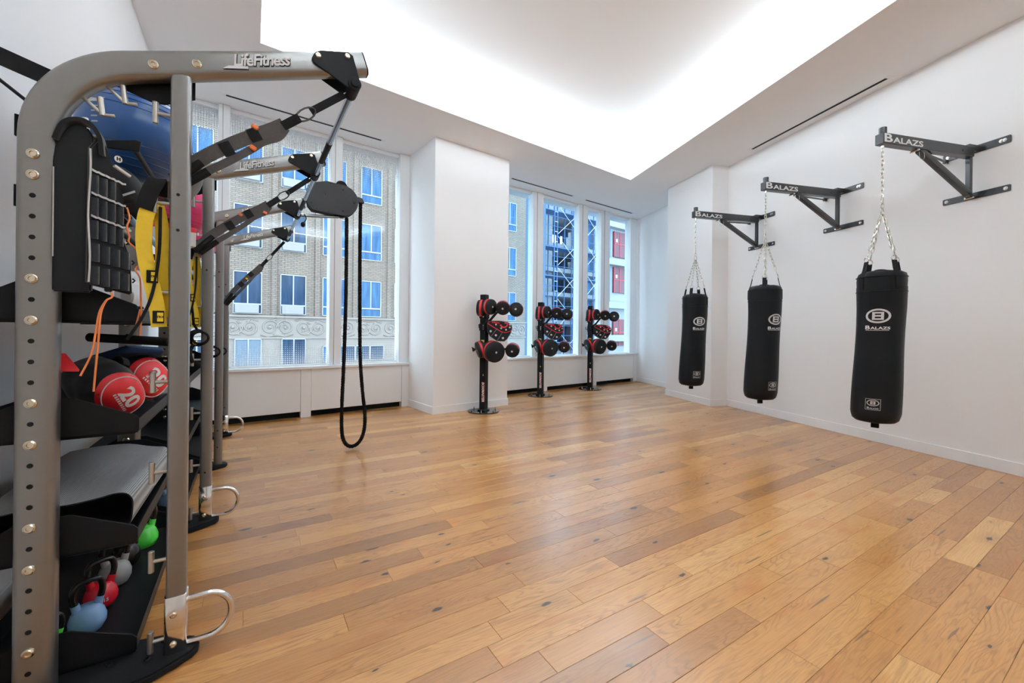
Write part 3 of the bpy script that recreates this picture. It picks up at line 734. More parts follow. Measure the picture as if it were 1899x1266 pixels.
for fi, Y in enumerate(FY):
    T = Matrix.Translation((0, Y, 0))
    fo = link('frame_tube', frame_me, 'rig_silver', rig, T)
    link('end_cap', cap_me, 'powder_black', fo)
    lg = link('logo_lettering', logo_me, 'print_white', fo); link('logo_edge', edge_me, 'powder_black', fo)
    for kk in range(27):
        z = 1.956 - .0733*kk
        if z < .03: break
        isb = kk in (0, 1, 6, 8, 12, 14, 18, 20, 24)
        link('bolt' if isb else 'hole', bolt_me if isb else hole_me, 'bolt_metal' if isb else 'hole_black', fo, Matrix.Translation((UX-.008, -.0375, z)) @ FRONT)
    for X in (-.326, -.189): link('bolt', bolt_me, 'bolt_metal', fo, Matrix.Translation((X, -.0375, arm_pt(X)[1]-.008)) @ FRONT)
    for j in range(3): link('hook', jh[j], 'hook_metal', fo)
    g_ = link('pivot_plate', gus_me, 'powder_black', rig, T)
    for X, dz in ((.264, .024), (.392, .020)): link('bolt', sbolt_me, 'bolt_metal', g_, Matrix.Translation((X, -.0478, arm_pt(X)[1]+dz)) @ FRONT)
    link('pivot_pin', pin_me, 'rubber_black', g_)
    po = link('post', post_me, 'rig_silver', rig, T)
    for z in thook_zs: link('t_hook', th_me, 'hook_metal', po, Matrix.Translation((0, 0, z)))
    for z in (1.885, 1.742, .36, .20) if fi else (1.885, 1.742): link('hole', shole_me, 'hole_black', po, Matrix.Translation((PX-.004, -.033, z)) @ FRONT)
    if fi != 2:
        an = link('anchor_plate', anchor_me, 'chrome', rig, T); link('anchor_ring', dring_me, 'chrome', an)
        for z in (.19, .07): link('bolt', sbolt_me, 'chrome', an, Matrix.Translation((PX-.006, -.0372, z)) @ FRONT)
    ft = link('foot', foot_me, 'rubber_black', rig, T)
    for x, y in ((-.29, .07), (-.33, -.02), (-.45, .02)): link('foot_bolt', fbolt, 'powder_black', ft, Matrix.Translation((x, y, .034)))
# rails joining the pivots
for i in range(3):
    y0, y1 = FY[i]+.066, FY[i+1]-.066
    ro = MB().cyl((.426, y0, 2.528), (.426, y1, 2.528), .0165, n=18).build('rail', 'rod_blue_steel', rig)
    MB().cyl((.426, y0+.62, 2.528), (.426, y0+.98, 2.528), .0182, n=18).build('rail_sleeve', 'rubber_black', ro, bevel=.002)
# shelves
SHZ = [1.442, 1.0, .556, .115]
ep = [(-.86, -.08), (-.386, -.08), (-.372, -.066), (-.372, -.018), (-.386, -.002), (-.565, .078), (-.70, .078), (-.86, -.02)]
for si, zc in enumerate(SHZ):
    for b in range(3):
        y0, y1 = FY[b]+.046, FY[b+1]-.046
        tray = MB().b2(-.86, -.375, y0, y1, zc-.075, zc-.069).b2(-.379, -.375, y0, y1, zc-.069, zc-.022).b2(-.86, -.856, y0, y1, zc-.069, zc+.02).build('shelf_tray', 'powder_black', rig, bevel=.001)
        for y in (y0, y1-.006):
            MB().prism([(x, zc+z) for x, z in ep], 'y', y, y+.006).build('shelf_end_plate', 'powder_black', tray, bevel=.002)
        for y in (y1-.006,):
            for dz in (.045, -.02): link('bolt', sbolt_me, 'bolt_metal', tray, Matrix.Translation((-.64, y-.0005, zc+dz)) @ FRONT)
# ball cradles: pairs of rails carried on arms
for z, xs_ in ((2.083, (-.565, -.405)), (1.83, (-.56, -.45))):
    for x in xs_:
        MB().cyl((x, FY[0]+.05, z), (x, FY[3]-.05, z), .0115, n=12).build('ball_rail', 'powder_black', rig)
    for Y in FY:
        MB().prism([(-.72, z-.05), (-.38, z-.03), (-.372, z+.012), (-.39, z+.016), (-.48, z-.008), (-.58, z+.01), (-.72, z+.03)], 'y', Y+.040, Y+.05).build('cradle_arm', 'powder_black', rig, bevel=.002)
# top braces to the wall
for Y in FY:
    MB().prism([(-.955, 2.335), (-.955, 2.40), (-.60, 2.29), (-.60, 2.225)], 'y', Y+.039, Y+.045).build('wall_brace', 'powder_black', rig, bevel=.001)
    MB().cyl((-.87, Y+.06, 2.32), (-.645, Y+.06, 2.13), .006, n=8).build('brace_rod', 'powder_black', rig)
    MB().prism([(-.46, 2.32), (-.20, 2.40), (-.20, 2.315), (-.30, 2.265), (-.335, 2.262), (-.46, 2.30)], 'y', Y+.039, Y+.045).build('gusset', 'powder_black', rig, bevel=.001)

# ------------------------------------------------------------------ things stored on the rig
def ridged_ball(name, label, m, mr, c, r, tilt, cat='exercise ball', print_=False):
    t = thing(name, label, cat, c, 0, 'exercise balls on the rig'); 
    rot = Euler(tilt).to_matrix().to_4x4()
    MB().sphere((0, 0, 0), r, 40, 24).build('ball_skin', m, t, M=rot)
    mb = MB()
    for la in (-62, -50, -40, -32, -22, 22, 32, 40, 50, 62):
        a = R(la); mb.tube([(r*math.cos(a)*math.cos(2*math.pi*i/48), r*math.cos(a)*math.sin(2*math.pi*i/48), r*math.sin(a)) for i in range(48)], .0022, 5, closed=True)
    mb.build('ridges', mr, t, M=rot)
    if print_:
        pm = MB()
        def on(az, el, w_, h_):
            pts = []
            for j in range(2):
                for i in range(5):
                    a, e = az + w_*(i/4-.5), el + h_*(j-.5); pts.append((r*1.003*math.cos(e)*math.cos(a), r*1.003*math.cos(e)*math.sin(a), r*1.003*math.sin(e)))
            pm.add(pts, [(i, i+1, i+6, i+5) for i in range(4)])
        on(R(-122), R(19), R(20), R(6))
        for k_ in range(4): on(R(-120), R(10-k_*6), R(7), R(1.4))
        pm.build('printed_panel', 'sticker_grey', t, smooth=0)
    return t
ridged_ball('exercise_ball', 'large blue exercise ball on the top rails nearest the camera', 'ball_blue', 'ball_blue_ridge', (-.485, 2.80, 2.307), .225, (.08, .1, 0), print_=True)
ridged_ball('exercise_ball', 'dark grey ridged exercise ball just behind the blue ball', 'ball_grey', 'powder_black', (-.44, 3.23, 2.285), .195, (.6, .5, 0))
ridged_ball('exercise_ball', 'pink exercise ball on the top rails behind the second silver post', 'ball_pink', 'ball_pink', (-.47, 4.22, 2.311), .225, (0, .1, 0))
ridged_ball('exercise_ball', 'small magenta exercise ball farthest along the top rails of the rig', 'ball_pink', 'ball_pink', (-.47, 5.55, 2.275), .19, (0, .1, 0))
for c, r, lb in (((-.505, 2.44, 1.935), .108, 'black textured medicine ball partly hidden behind the weighted vest'), ((-.505, 2.672, 1.935), .108, 'black textured medicine ball between the vest and the yellow straps')):
    t = thing('medicine_ball', lb, 'ball', c, 0, 'medicine balls on the rig')
    MB().sphere((0, 0, 0), r, 32, 20).build('ball_skin', 'ball_rubber', t, M=Euler((.3, .9, 0)).to_matrix().to_4x4())
    MB().tube([((r+.0005)*math.cos(a*.0785), 0, (r+.0005)*math.sin(a*.0785)) for a in range(80)], .0016, 5, closed=True).build('seam', 'powder_black', t, M=Euler((.2, 0, .7)).to_matrix().to_4x4())
    MB().b2(-.03, .03, -.002, .002, -.004, .004).build('printed_mark', 'sticker_grey', t, M=Matrix.Translation((.07, -.081, -.025)) @ Matrix.Rotation(.7, 4, 'Z') @ Matrix.Rotation(-.6, 4, 'Y'))
tag(MB().cyl((-.535, 2.535, 1.925), (-.335, 2.40, 1.70), .0135, n=18).build('exercise_bar', 'bar_lightblue', bevel=.003), 'light blue exercise bar leaning beside the yellow strap', 'bar')
tag(MB().cyl((-.62, 2.66, 1.30), (-.30, 2.44, 1.283), .02, n=18).build('foam_bar', 'bar_foam', bevel=.004), 'black foam covered bar lying on the navy cloth', 'bar')

# weighted vest on the frame hook
vest = thing('weighted_vest', 'black weighted vest with pockets and orange cords hanging from the rig hook', 'vest', (-.50, 2.11, 1.76))
def slab(pts, thick, off=(0, -1, 0), bulge=0.):
    """pts: outline in 3-D, thickened along off"""
    n = len(pts); o_ = Vector(off)*thick
    return MB().add([Vector(p) for p in pts] + [Vector(p)+o_ for p in pts], [tuple(range(n)), tuple(range(2*n-1, n-1, -1))] + [(i, i+n, (i+1) % n+n, (i+1) % n) for i in range(n)])
def vp(x, y, z): return (x+.50, y-2.11, z-1.76)
slab([vp(-.600, 2.15, 1.475), vp(-.490, 2.115, 1.475), vp(-.486, 2.112, 1.99), vp(-.488, 2.118, 2.045), vp(-.505, 2.125, 2.078), vp(-.535, 2.135, 2.088), vp(-.562, 2.145, 2.072), vp(-.582, 2.15, 2.035), vp(-.594, 2.15, 2.0), vp(-.602, 2.15, 1.94)], .03, (0, 1, 0)).build('back_panel', 'nylon_black', vest, bevel=.006, seg=2)
slab([vp(-.494, 2.098, 1.505), vp(-.386, 2.187, 1.475), vp(-.392, 2.182, 1.62), vp(-.409, 2.168, 1.68), vp(-.410, 2.167, 1.85), vp(-.428, 2.152, 1.90), vp(-.447, 2.137, 2.00), vp(-.466, 2.121, 2.06), vp(-.490, 2.10, 2.0)], .026, (-.55, .83, 0)).build('front_panel', 'nylon_black', vest, bevel=.006, seg=2)
ribbon(smooth_path([vp(-.462, 2.13, 1.98), vp(-.470, 2.132, 2.045), vp(-.497, 2.138, 2.088), vp(-.535, 2.148, 2.098), vp(-.57, 2.155, 2.078), vp(-.592, 2.16, 2.02)], 5), .05, .014, (0, 1, 0)).build('shoulder_strap', 'nylon_black', vest, smooth=60)
dx_, dy_ = .106/.137, .087/.137
def fp(u, z, o_=0.): return vp(-.494 + u*dx_*.137 + .63*0 + o_*dy_, 2.098 + u*dy_*.137 - o_*dx_, z)
for r_ in range(5):
    zt = 1.905 - r_*.083
    for c_ in range(4):
        wd_ = .19 if r_ < 3 else .228; u0, u1 = .05 + c_*wd_, .05 + c_*wd_ + wd_*.86
        if r_ == 0 and c_ == 3: continue
        dz = -.022*((u0+u1)/2)
        mb = MB(); pr = []
        nseg = 5
        vs = []; 
        for j, z in enumerate((zt, zt-.033, zt-.066)):
            for i in range(nseg+1):
                u = u0 + (u1-u0)*i/nseg; bu = .010*math.sin(math.pi*i/nseg)*(1.0 if j == 1 else .75)
                vs.append(fp(u, z+dz, .001+bu))
        fs = [(j*6+i, j*6+i+1, (j+1)*6+i+1, (j+1)*6+i) for j in range(2) for i in range(nseg)]
        n0 = len(vs); vs += [fp(u0, zt+dz, -.004), fp(u1, zt+dz, -.004), fp(u1, zt-.066+dz, -.004), fp(u0, zt-.066+dz, -.004)]
        fs += [(0, n0, n0+1, 5, 4, 3, 2, 1), (12, 13, 14, 15, 16, 17, n0+2, n0+3), (0, 6, 12, n0+3, n0), (5, n0+1, n0+2, 17, 11)]
        MB().add(vs, fs).build('pocket', 'vest_cell', vest, smooth=50)
    if r_ < 3:
        MB().sweep([fp(.03+.76*i/14, zt+.012-.022*i/14+.002*math.sin(i*2.4), .007+.003*math.cos(i*2.7)) for i in range(15)], [(.0035, .001), (-.0035, .001), (-.0035, -.001), (.0035, -.001)], up=(0, 0, 1)).build('piping', 'piping_silver', vest, smooth=0)
MB().tube([fp(0, 1.51+i*.048, .006+.006*math.sin(i*.9)) for i in range(11)], .0032, 6).build('zipper', 'piping_silver', vest)
MB().tube([vp(-.596+.002*i*0, 2.146, 1.60+i*.04) for i in range(9)], .0022, 6).build('zipper', 'piping_silver', vest)
MB().lathe([(.0001, .003), (.010, .003), (.0125, .003), (.0125, 0), (.0001, 0)], 20).build('badge', 'print_white', vest, M=axis_frame((.63, -.77, 0), fp(.62, 1.985, .004)))
hb = text_mb('H', .018, .001, bold=.0008)
MB().add(hb.v, hb.f, axis_frame((.63, -.77, 0), fp(.62, 1.985, .008))).build('badge_letter', 'nylon_black', vest, smooth=0)
MB().b2(-.004, .004, -.028, .028, -.006, .006).build('badge_bar', 'print_white', vest, M=axis_frame((.63, -.77, 0), fp(.72, 1.945, .004)) @ Matrix.Rotation(R(65), 4, 'Z'))
for z, u_ in ((1.80, .80), (1.735, .80), (1.675, .84), (1.60, .98), (1.53, 1.0)): MB().tube([fp(u_, z-.008, .002), fp(u_+.03, z, .008), fp(u_, z+.008, .002)], .003, 6).build('lace_loop', 'rubber_black', vest)
lace = [fp(.82, 1.81, .008), fp(.88, 1.77, .01), fp(.82, 1.735, .01), fp(.87, 1.70, .012), fp(.88, 1.675, .01), fp(1.16, 1.64, .012), fp(1.14, 1.60, .012), fp(1.03, 1.575, .01), fp(1.14, 1.54, .012), fp(1.16, 1.47, .012)]
MB().tube(smooth_path(lace + [fp(1.15, 1.42, .012), fp(1.02, 1.335, .012)], 5), .003, 7).build('lace', 'cord_orange', vest)
MB().tube(smooth_path([fp(1.16, 1.47, .013), fp(1.15, 1.41, .02), fp(1.12, 1.315, .02)], 5), .003, 7).build('lace', 'cord_orange', vest)
MB().tube(smooth_path([fp(.42, 1.492, .012), fp(.47, 1.462, .016), fp(.32, 1.445, .02), fp(.18, 1.40, .02), fp(.10, 1.32, .02), fp(.02, 1.25, .02), fp(-.2, 1.175, .02)], 6), .0033, 7).build('lace', 'cord_orange', vest)
MB().tube(smooth_path([fp(.32, 1.447, .022), fp(.20, 1.40, .024), fp(.15, 1.30, .024), fp(.10, 1.20, .024), fp(.06, 1.115, .024)], 6), .0033, 7).build('lace', 'cord_orange', vest)
MB().box((0, 0, 0), (.022, .012, .016)).build('cord_lock', 'rubber_black', vest, bevel=.004, M=Matrix.Translation(fp(.40, 1.487, .012)))
MB().box((0, 0, 0), (.022, .012, .012)).build('cord_lock', 'rubber_black', vest, bevel=.004, M=Matrix.Translation(fp(1.15, 1.425, .012)))

# yellow straps on the first and second posts
def yellow_strap(Y, label):
    t = thing('yellow_strap', label, 'strap', (PX-.082, Y, 1.85), 0, 'yellow suspension straps hung on the posts')
    MB().add(*(lambda b: (b.v, b.f))(ribbon(smooth_path([(-.006, -.006, .0), (-.024, -.012, -.06), (-.03, -.012, -.15), (-.022, -.013, -.24), (-.004, -.012, -.33), (.012, -.012, -.42), (.02, -.012, -.5)], 5), .05, .003, (1, .25, 0)))).build('webbing', 'strap_yellow', t, smooth=60)
    MB().add(*(lambda b: (b.v, b.f))(ribbon(smooth_path([(.006, .008, 0), (.022, .016, -.1), (.022, .016, -.3), (.03, .014, -.46)], 5), .045, .003, (1, -.2, 0)))).build('webbing', 'strap_yellow', t, smooth=60)
    MB().add(*(lambda b: (b.v, b.f))(ribbon(smooth_path([(-.03, -.016, -.035), (-.012, -.02, .03), (.005, -.018, .075), (.012, 0, .09), (.01, .016, .03)], 5), .055, .006, (1, .2, 0)))).build('cradle', 'webbing_black', t, smooth=60)
    for z, x in ((-.30, -.002), (-.46, .018)):
        tg = MB().box((x, -.018, z), (.036, .004, .05)).build('tag', 'rubber_black', t, bevel=.001)
        MB().box((x+.006, -.0212, z), (.019, .002, .036)).build('tag_print', 'strap_yellow', tg, smooth=0)
        tx = text_mb('TRX', .012, .0008, bold=.0004); MB().add(tx.v, tx.f, frame_of((1, 0, 0), (0, 0, 1), (0, -1, 0), (x+.006, -.0226, z))).build('tag_lettering', 'hole_black', tg, smooth=0)
    MB().tube(smooth_path([(.02, -.012, -.02), (.018, -.016, -.2), (.0, -.02, -.36), (-.03, -.02, -.46), (-.075, -.02, -.55)], 6), .0055, 10).build('handle_cord', 'webbing_black', t)
    return t
yellow_strap(2.19, 'yellow suspension strap hanging inside the nearest silver post')
yellow_strap(3.57, 'yellow suspension strap hanging inside the second silver post')

# resistance cords looped on the posts further along
def resistance_cord(Y, zl, label):
    t = thing('resistance_cord', label, 'cord', (PX-.082, Y, 1.491), 0, 'resistance cords hung on the posts')
    d_ = zl - 1.491
    for k_ in range(3):
        r_ = .052 - .006*k_; y_ = -.02 - .012*k_; cx_ = .035 + .006*k_
        MB().tube([(cx_ + r_*1.1*math.cos(a*.3142), y_ + .008*math.sin(a*.6283), d_ + r_*math.sin(a*.3142)) for a in range(20)], .0075, 9, closed=True).build('cord_loop', 'rubber_black', t)
    MB().tube(smooth_path([(0, -.006, .0), (.008, -.018, d_*.5), (.03, -.022, d_+.05)], 5), .008, 9).build('cord_end', 'rubber_black', t)
    MB().tube(smooth_path([(.01, -.02, d_-.04), (-.01, -.022, d_-.10), (.006, -.02, d_-.17)], 5), .011, 10).build('cord_grip', 'bar_foam', t)
    MB().tube([(.02 + .014*math.cos(a*.5236), -.035, d_-.03 + .014*math.sin(a*.5236)) for a in range(12)], .003, 6, closed=True).build('clip_ring', 'strap_yellow' if Y < 4 else 'chrome', t)
    return t
resistance_cord(3.57, 1.28, 'coiled black resistance cord hanging on the second silver post')
resistance_cord(4.95, 1.12, 'coiled black resistance cord hanging on the third silver post')
resistance_cord(6.33, 1.06, 'coiled black resistance cord hanging on the farthest silver post')
ct = thing('carton', 'small white carton with a red top on the ball rails beside the second post', 'box', (-.42, 3.22, 1.842), .35)
MB().b2(-.10, .13, -.06, .06, 0, .11).build('carton_body', 'print_white', ct, bevel=.003)
MB().b2(-.102, .132, -.062, .062, .085, .113).build('carton_lid', 'bag_red', ct, bevel=.003)
MB().b2(-.06, .08, -.0615, -.0605, .02, .06).build('carton_label', 'sticker_grey', ct, smooth=0)

# crumpled plastic bags
def crumple(c, r, seed, name, label, m):
    t = tag(bpy.data.objects.new(name, None), label, 'plastic bag'); C.objects.link(t); t.location = c
    rg = random.Random(seed); mb = MB().sphere((0, 0, 0), 1, 26, 16)
    dirs = [Vector((rg.gauss(0, 1), rg.gauss(0, 1), rg.gauss(0, 1))).normalized() for _ in range(26)]
    ph = [rg.uniform(.75, 1.05) for _ in dirs]
    for i, v in enumerate(mb.v):
        d_ = v.normalized(); k_ = min([1.] + [p/max(.2, d_.dot(q_)) if d_.dot(q_) > .2 else 9 for q_, p in zip(dirs, ph)])
        k_ *= rg.uniform(.93, 1.05); mb.v[i] = Vector((d_.x*r[0]*k_, d_.y*r[1]*k_, max(-r[2]*.82, d_.z*r[2]*k_)))
    mb.build('film', m, t, smooth=25); 
    MB().tube(smooth_path([(0, -r[1]*.8, r[2]*.3), (.02, -r[1], .0), (.0, -r[1]*.95, -r[2]*.4)], 4), .004, 6).build('fold', m, t)
    return t
crumple((-.455, 2.66, 1.485), (.085, .17, .145), 4, 'plastic_bag', 'crumpled white plastic bag on the top shelf beside the vest cords', 'bag_white_plastic')
crumple((-.46, 3.15, .995), (.08, .2, .08), 9, 'plastic_bag', 'crumpled clear plastic bag on the second shelf behind the sandbags', 'bag_clear_plastic')
crumple((-.46, 3.95, .985), (.075, .25, .07), 12, 'plastic_bag', 'crumpled clear plastic bag on the second shelf past the second post', 'bag_clear_plastic')

# sandbags
def sandbag(label, c, M3, radii, num, loc_group='sandbags on the second shelf'):
    t = thing('sandbag', label, 'sandbag', c, 0, loc_group)
    a, b, h = radii
    def surf(d_, k_=1.):
        e = 2.6
        q_ = (abs(d_[0]/a)**e + abs(d_[1]/b)**e + abs(d_[2]/h)**e)**(-1/e); return Vector(d_)*q_*k_
    def sheet(f, n, m, k_):
        vs = [surf(f(i/n, j/m), k_) for j in range(m+1) for i in range(n+1)]
        return MB().add(vs, [(j*(n+1)+i, j*(n+1)+i+1, (j+1)*(n+1)+i+1, (j+1)*(n+1)+i) for j in range(m) for i in range(n)])
    mb = MB().sphere((0, 0, 0), 1, 36, 22)
    mb.v = [surf(v.normalized()) * (1 + .025*math.sin(v.x*9+v.y*5)*math.cos(v.z*7)) for v in mb.v]
    mb.build('bag_body', 'nylon_black', t, M=M3)
    # end panel faces local +x: shield outline in (y,z)
    def shield(k_, kk):
        vs = [surf(Vector((1, 0, 0)), k_)]; n = 28; rings = 8
        for r_ in range(1, rings+1):
            for i in range(n):
                an = 2*math.pi*i/n; y = b*.93*math.cos(an)*r_/rings*kk; z = h*.93*math.sin(an)*r_/rings*kk*(1.0-.16*abs(math.cos(an)))
                vs.append(surf(Vector((a*1.0, y*1.05, z*1.05)), k_))
        fs = [(0, 1+i, 1+(i+1) % n) for i in range(n)]
        for r_ in range(rings-1):
            for i in range(n): fs.append((1+r_*n+i, 1+(r_+1)*n+i, 1+(r_+1)*n+(i+1) % n, 1+r_*n+(i+1) % n))
        return MB().add(vs, fs)
    pan = shield(1.022, 1.35).build('end_panel', 'bag_red', t, M=M3); pan['label'] = 'red end panel'
    rp_ = []
    for i in range(40):
        an = 2*math.pi*i/40; rp_.append(surf(Vector((a, b*.92*math.cos(an), h*.92*math.sin(an))), 1.027))
    MB().tube(rp_, .0022, 5, closed=True).build('printed_ring', 'print_white', pan)
    tx = text_mb(num, h*.8, .001, bold=.003, sx=1.15)
    MB().add([surf(Vector((a, v.x, v.y+.006)), 1.03 + v.z) for v in tx.v], tx.f).build('printed_number', 'print_white', pan, smooth=0)
    for k_ in range(9):
        y = -h*.5 + k_*h*.115
        MB().add([surf(Vector((a, y+dy, -h*.36+dz)), 1.028) for dy, dz in ((0, 0), (.007, 0), (.007, .011), (0, .011))], [(0, 1, 2, 3)]).build('small_print', 'print_white', pan, smooth=0)
    hd = [surf(Vector((-.3+.6*i/8, -.55, .8)).normalized(), 1.06 + .18*math.sin(math.pi*i/8)) for i in range(9)]
    MB().add(*(lambda q_: (q_.v, q_.f))(ribbon(hd, .03, .006, (0, .8, .5)))).build('handle', 'webbing_black', t, M=M3, smooth=60)
    return t
def rot_xy(x, y):
    x = Vector(x).normalized(); y = Vector(y); y = (y - x*y.dot(x)).normalized(); return frame_of(x, y, x.cross(y), (0, 0, 0))
def rot_axes(x, up):
    x = Vector(x).normalized(); y = Vector(up).cross(x).normalized(); z = x.cross(y); return frame_of(x, y, z, (0, 0, 0))
sandbag('black sandbag with red end panel numbered 20 sticking out of the second shelf', (-.535, 2.50, 1.085), rot_xy((.66, -.70, -.28), (.5, .05, -.7)), (.15, .125, .10), '20')
sandbag('black and red sandbag lying behind the one numbered 20', (-.50, 2.80, 1.10), rot_xy((.70, -.6, -.05), (.5, .35, -.6)), (.15, .125, .11), '20')
mbf = slab([(-.665, 2.235, 1.18), (-.545, 2.235, 1.175), (-.60, 2.30, 1.235), (-.685, 2.30, 1.245)], .012, (0, .3, .9))
tag(mbf.build('red_pouch', 'bag_red', bevel=.004), 'folded red fabric pouch lying on the sandbag by the wide upright', 'pouch')
tag(slab([(-.62, 2.60, 1.21), (-.47, 2.55, 1.27), (-.36, 2.72, 1.25), (-.40, 2.95, 1.22), (-.60, 2.95, 1.22)], .035, (0, 0, -1)).build('navy_cloth', 'cloth_navy', bevel=.012), 'folded navy cloth lying on top of the sandbags', 'cloth')

# folded ribbed mat on the third shelf
mt = thing('exercise_mat', 'folded grey ribbed exercise mat on the third shelf', 'mat', (-.55, 2.75, .49))
ys = [2.262 + i*.062 for i in range(17)]
def mat_profile(v):
    lift = .035*math.sin(v*3.0) + .01
    top = [(-.83, .665+lift*.4), (-.74, .668+lift), (-.66, .672+lift*.9), (-.58, .674+lift*.5), (-.50, .688-.03*v), (-.45, .697-.05*v), (-.415, .692-.055*v), (-.396, .67-.055*v), (-.391, .64-.045*v), (-.398, .61-.035*v), (-.42, .588-.03*v), (-.47, .578-.03*v), (-.60, .57-.03*v), (-.83, .565-.03*v)]
    return top
def mat_sheet(off):
    mb = MB(); rows = []
    for j, y in enumerate(ys):
        v = j/16; P = smooth_path([(x, y, z - .05*(1 if z < .62 else .25)) for x, z in mat_profile(v)], 3)
        for i, p in enumerate(P):
            a_ = P[max(0, i-1)]; b_ = P[min(len(P)-1, i+1)]; t_ = (b_-a_).normalized(); nn = Vector((-t_.z, 0, t_.x))
            if off: P[i] = p - nn*off
            rows.append(P[i]-Vector((-.55, 2.75, .49))) if False else rows.append(Vector(P[i])-Vector((-.55, 2.75, .49)))
        n = len(P)
    return rows, n
ra, n = mat_sheet(0); rb, _ = mat_sheet(.005)
def grid_faces(n, m, o_=0): return [(o_+j*n+i, o_+j*n+i+1, o_+(j+1)*n+i+1, o_+(j+1)*n+i) for j in range(m-1) for i in range(n-1)]
m1 = MB().add(ra, grid_faces(n, 17)); m1.build('ribbed_face', 'mat_ribbed', mt, smooth=80)
N1 = len(ra); edge = []
mb = MB().add(rb, grid_faces(n, 17)); mb.build('inner_face', 'mat_dark', mt, smooth=80)
mb = MB().add(ra[:n] + rb[:n], [(i, i+1, n+i+1, n+i) for i in range(n-1)]); mb.build('edge', 'mat_dark', mt, smooth=80)

# kettlebells
def kettlebell(m, c, s, label, rz=0.5):
    t = thing('kettlebell', label, 'kettlebell', c, rz, 'kettlebells on the rig shelves')
    MB().lathe([(0.0001, 0), (.034*s, 0), (.046*s, .006*s), (.057*s, .03*s), (.058*s, .052*s), (.05*s, .078*s), (.038*s, .094*s), (.034*s, .10*s), (.0001, .103*s)], 28).build('bell', m, t, smooth=60)
    for sg in (-1, 1): MB().cyl((sg*.03*s, 0, .086*s), (sg*.038*s, 0, .122*s), .015*s, .0135*s, 14).build('handle_collar', m, t)
    MB().tube(smooth_path([(-.036*s, 0, .11*s), (-.045*s, 0, .15*s), (-.04*s, 0, .185*s), (-.022*s, 0, .2*s), (.022*s, 0, .2*s), (.04*s, 0, .185*s), (.045*s, 0, .15*s), (.036*s, 0, .11*s)], 5), .0112*s, 12).build('handle', 'kb_handle', t)
    if m != 'kb_red': return t
    tx = text_mb('15', .02*s, .001, bold=.0006); MB().add([Vector((.0575*s*math.sin(v.x/.0575/s), -.0585*s*math.cos(v.x/.0575/s), v.y+.045*s)) for v in tx.v], tx.f).build('printed_weight', 'print_white', t, smooth=0)
    return t
z4 = SHZ[3] - .068
kettlebell('kb_green', (-.655, 2.36, z4), .8, 'small green kettlebell on the bottom shelf, closest to the wide upright')
kettlebell('kb_blue', (-.575, 2.485, z4), 1.06, 'light blue kettlebell on the bottom shelf nearest the camera')
kettlebell('kb_red', (-.575, 2.675, z4), 1.05, 'red kettlebell behind the near light blue one on the bottom shelf')
kettlebell('kb_grey', (-.565, 2.87, z4), 1.12, 'grey kettlebell behind the red one on the bottom shelf')
kettlebell('kb_handle', (-.56, 3.07, z4), 1.1, 'black kettlebell between the grey and green ones on the bottom shelf')
kettlebell('kb_green', (-.52, 3.27, z4), 1.2, 'large bright green kettlebell beyond the black one on the bottom shelf')
kettlebell('kb_blue', (-.46, 3.85, z4), 1.25, 'light blue kettlebell on the bottom shelf just past the second frame')
kettlebell('kb_red', (-.46, 4.08, z4), 1.25, 'red kettlebell on the bottom shelf past the second frame')

# ------------------------------------------------------------------ suspension trainers hooked to the arms
def suspension(label, A, B, side, tabs, tabmat):
    """A: pivot at the arm, B: hook on the post"""
    A = Vector(A); B = Vector(B); t = thing('suspension_trainer', label, 'strap', tuple(A), 0, 'suspension trainers on the arm pivots')
    d_ = (B-A); L = d_.length
    def p(k_, sag=0., dy=0.): return d_*k_ + Vector((0, dy, -sag))
    W = Vector((0, 1, 0)); nrm = d_.normalized().cross(W).normalized()
    up = (nrm + W*.18).normalized()
    MB().add(*(lambda q_: (q_.v, q_.f))(ribbon([p(0.02), p(.08), p(.16), p(.24)], .034, .005, up))).build('anchor_webbing', 'webbing_black', t, smooth=0)
    MB().tube([p(.015)+Vector((0, .012, .01)), p(.03)+Vector((0, .012, 0)), p(.03)+Vector((0, -.012, 0)), p(.015)+Vector((0, -.012, .01))], .003, 8, closed=True).build('buckle', 'chrome', t)
    cen_ = p(.27); u = d_.normalized(); q_ = up
    MB().tube([cen_ + u*.05*math.cos(a*.4488) + q_*.024*math.sin(a*.4488) for a in range(14)], .0042, 8, closed=True).build('carabiner', 'webbing_grey', t)
    MB().add(*(lambda q: (q.v, q.f))(ribbon([p(.31), p(.36), p(.41)], .04, .008, up))).build('loop_cover', 'webbing_black', t, smooth=0)
    MB().add(*(lambda q: (q.v, q.f))(ribbon(smooth_path([p(.40)+q_*.012, p(.46)+q_*.03, p(.54)+q_*.018, p(.62)+q_*.022, p(.8)+q_*.02, p(.985)+q_*.008], 4), .032, .003, up))).build('webbing', 'webbing_grey', t, smooth=60)
    MB().add(*(lambda q: (q.v, q.f))(ribbon(smooth_path([p(.40)-q_*.005, p(.48)-q_*.01, p(.56)-q_*.02, p(.7)-q_*.03, p(.85)-q_*.03, p(.985)-q_*.01], 4), .056, .004, up))).build('webbing', 'webbing_grey', t, smooth=60)
    for k_ in (.53, .68): MB().add(*(lambda q: (q.v, q.f))(ribbon([p(k_)-q_*.018, p(k_+.05)-q_*.024], .056, .012, up))).build('keeper', 'webbing_black', t, smooth=0)
    for k_, s_ in tabs: MB().box((0, 0, 0), (.028, .018, .02)).build('cam_tab', tabmat, t, bevel=.004, M=Matrix.Translation(p(k_) + q_*s_) @ Matrix.Rotation(.5, 4, 'Y'))
    for s_ in (-.02, .02):
        MB().tube([p(.84)+q_*s_, p(.97)+q_*s_*.6+Vector((0, s_*.5, -.01))], .017, 12).build('handle_grip', 'bar_foam', t)
    return t
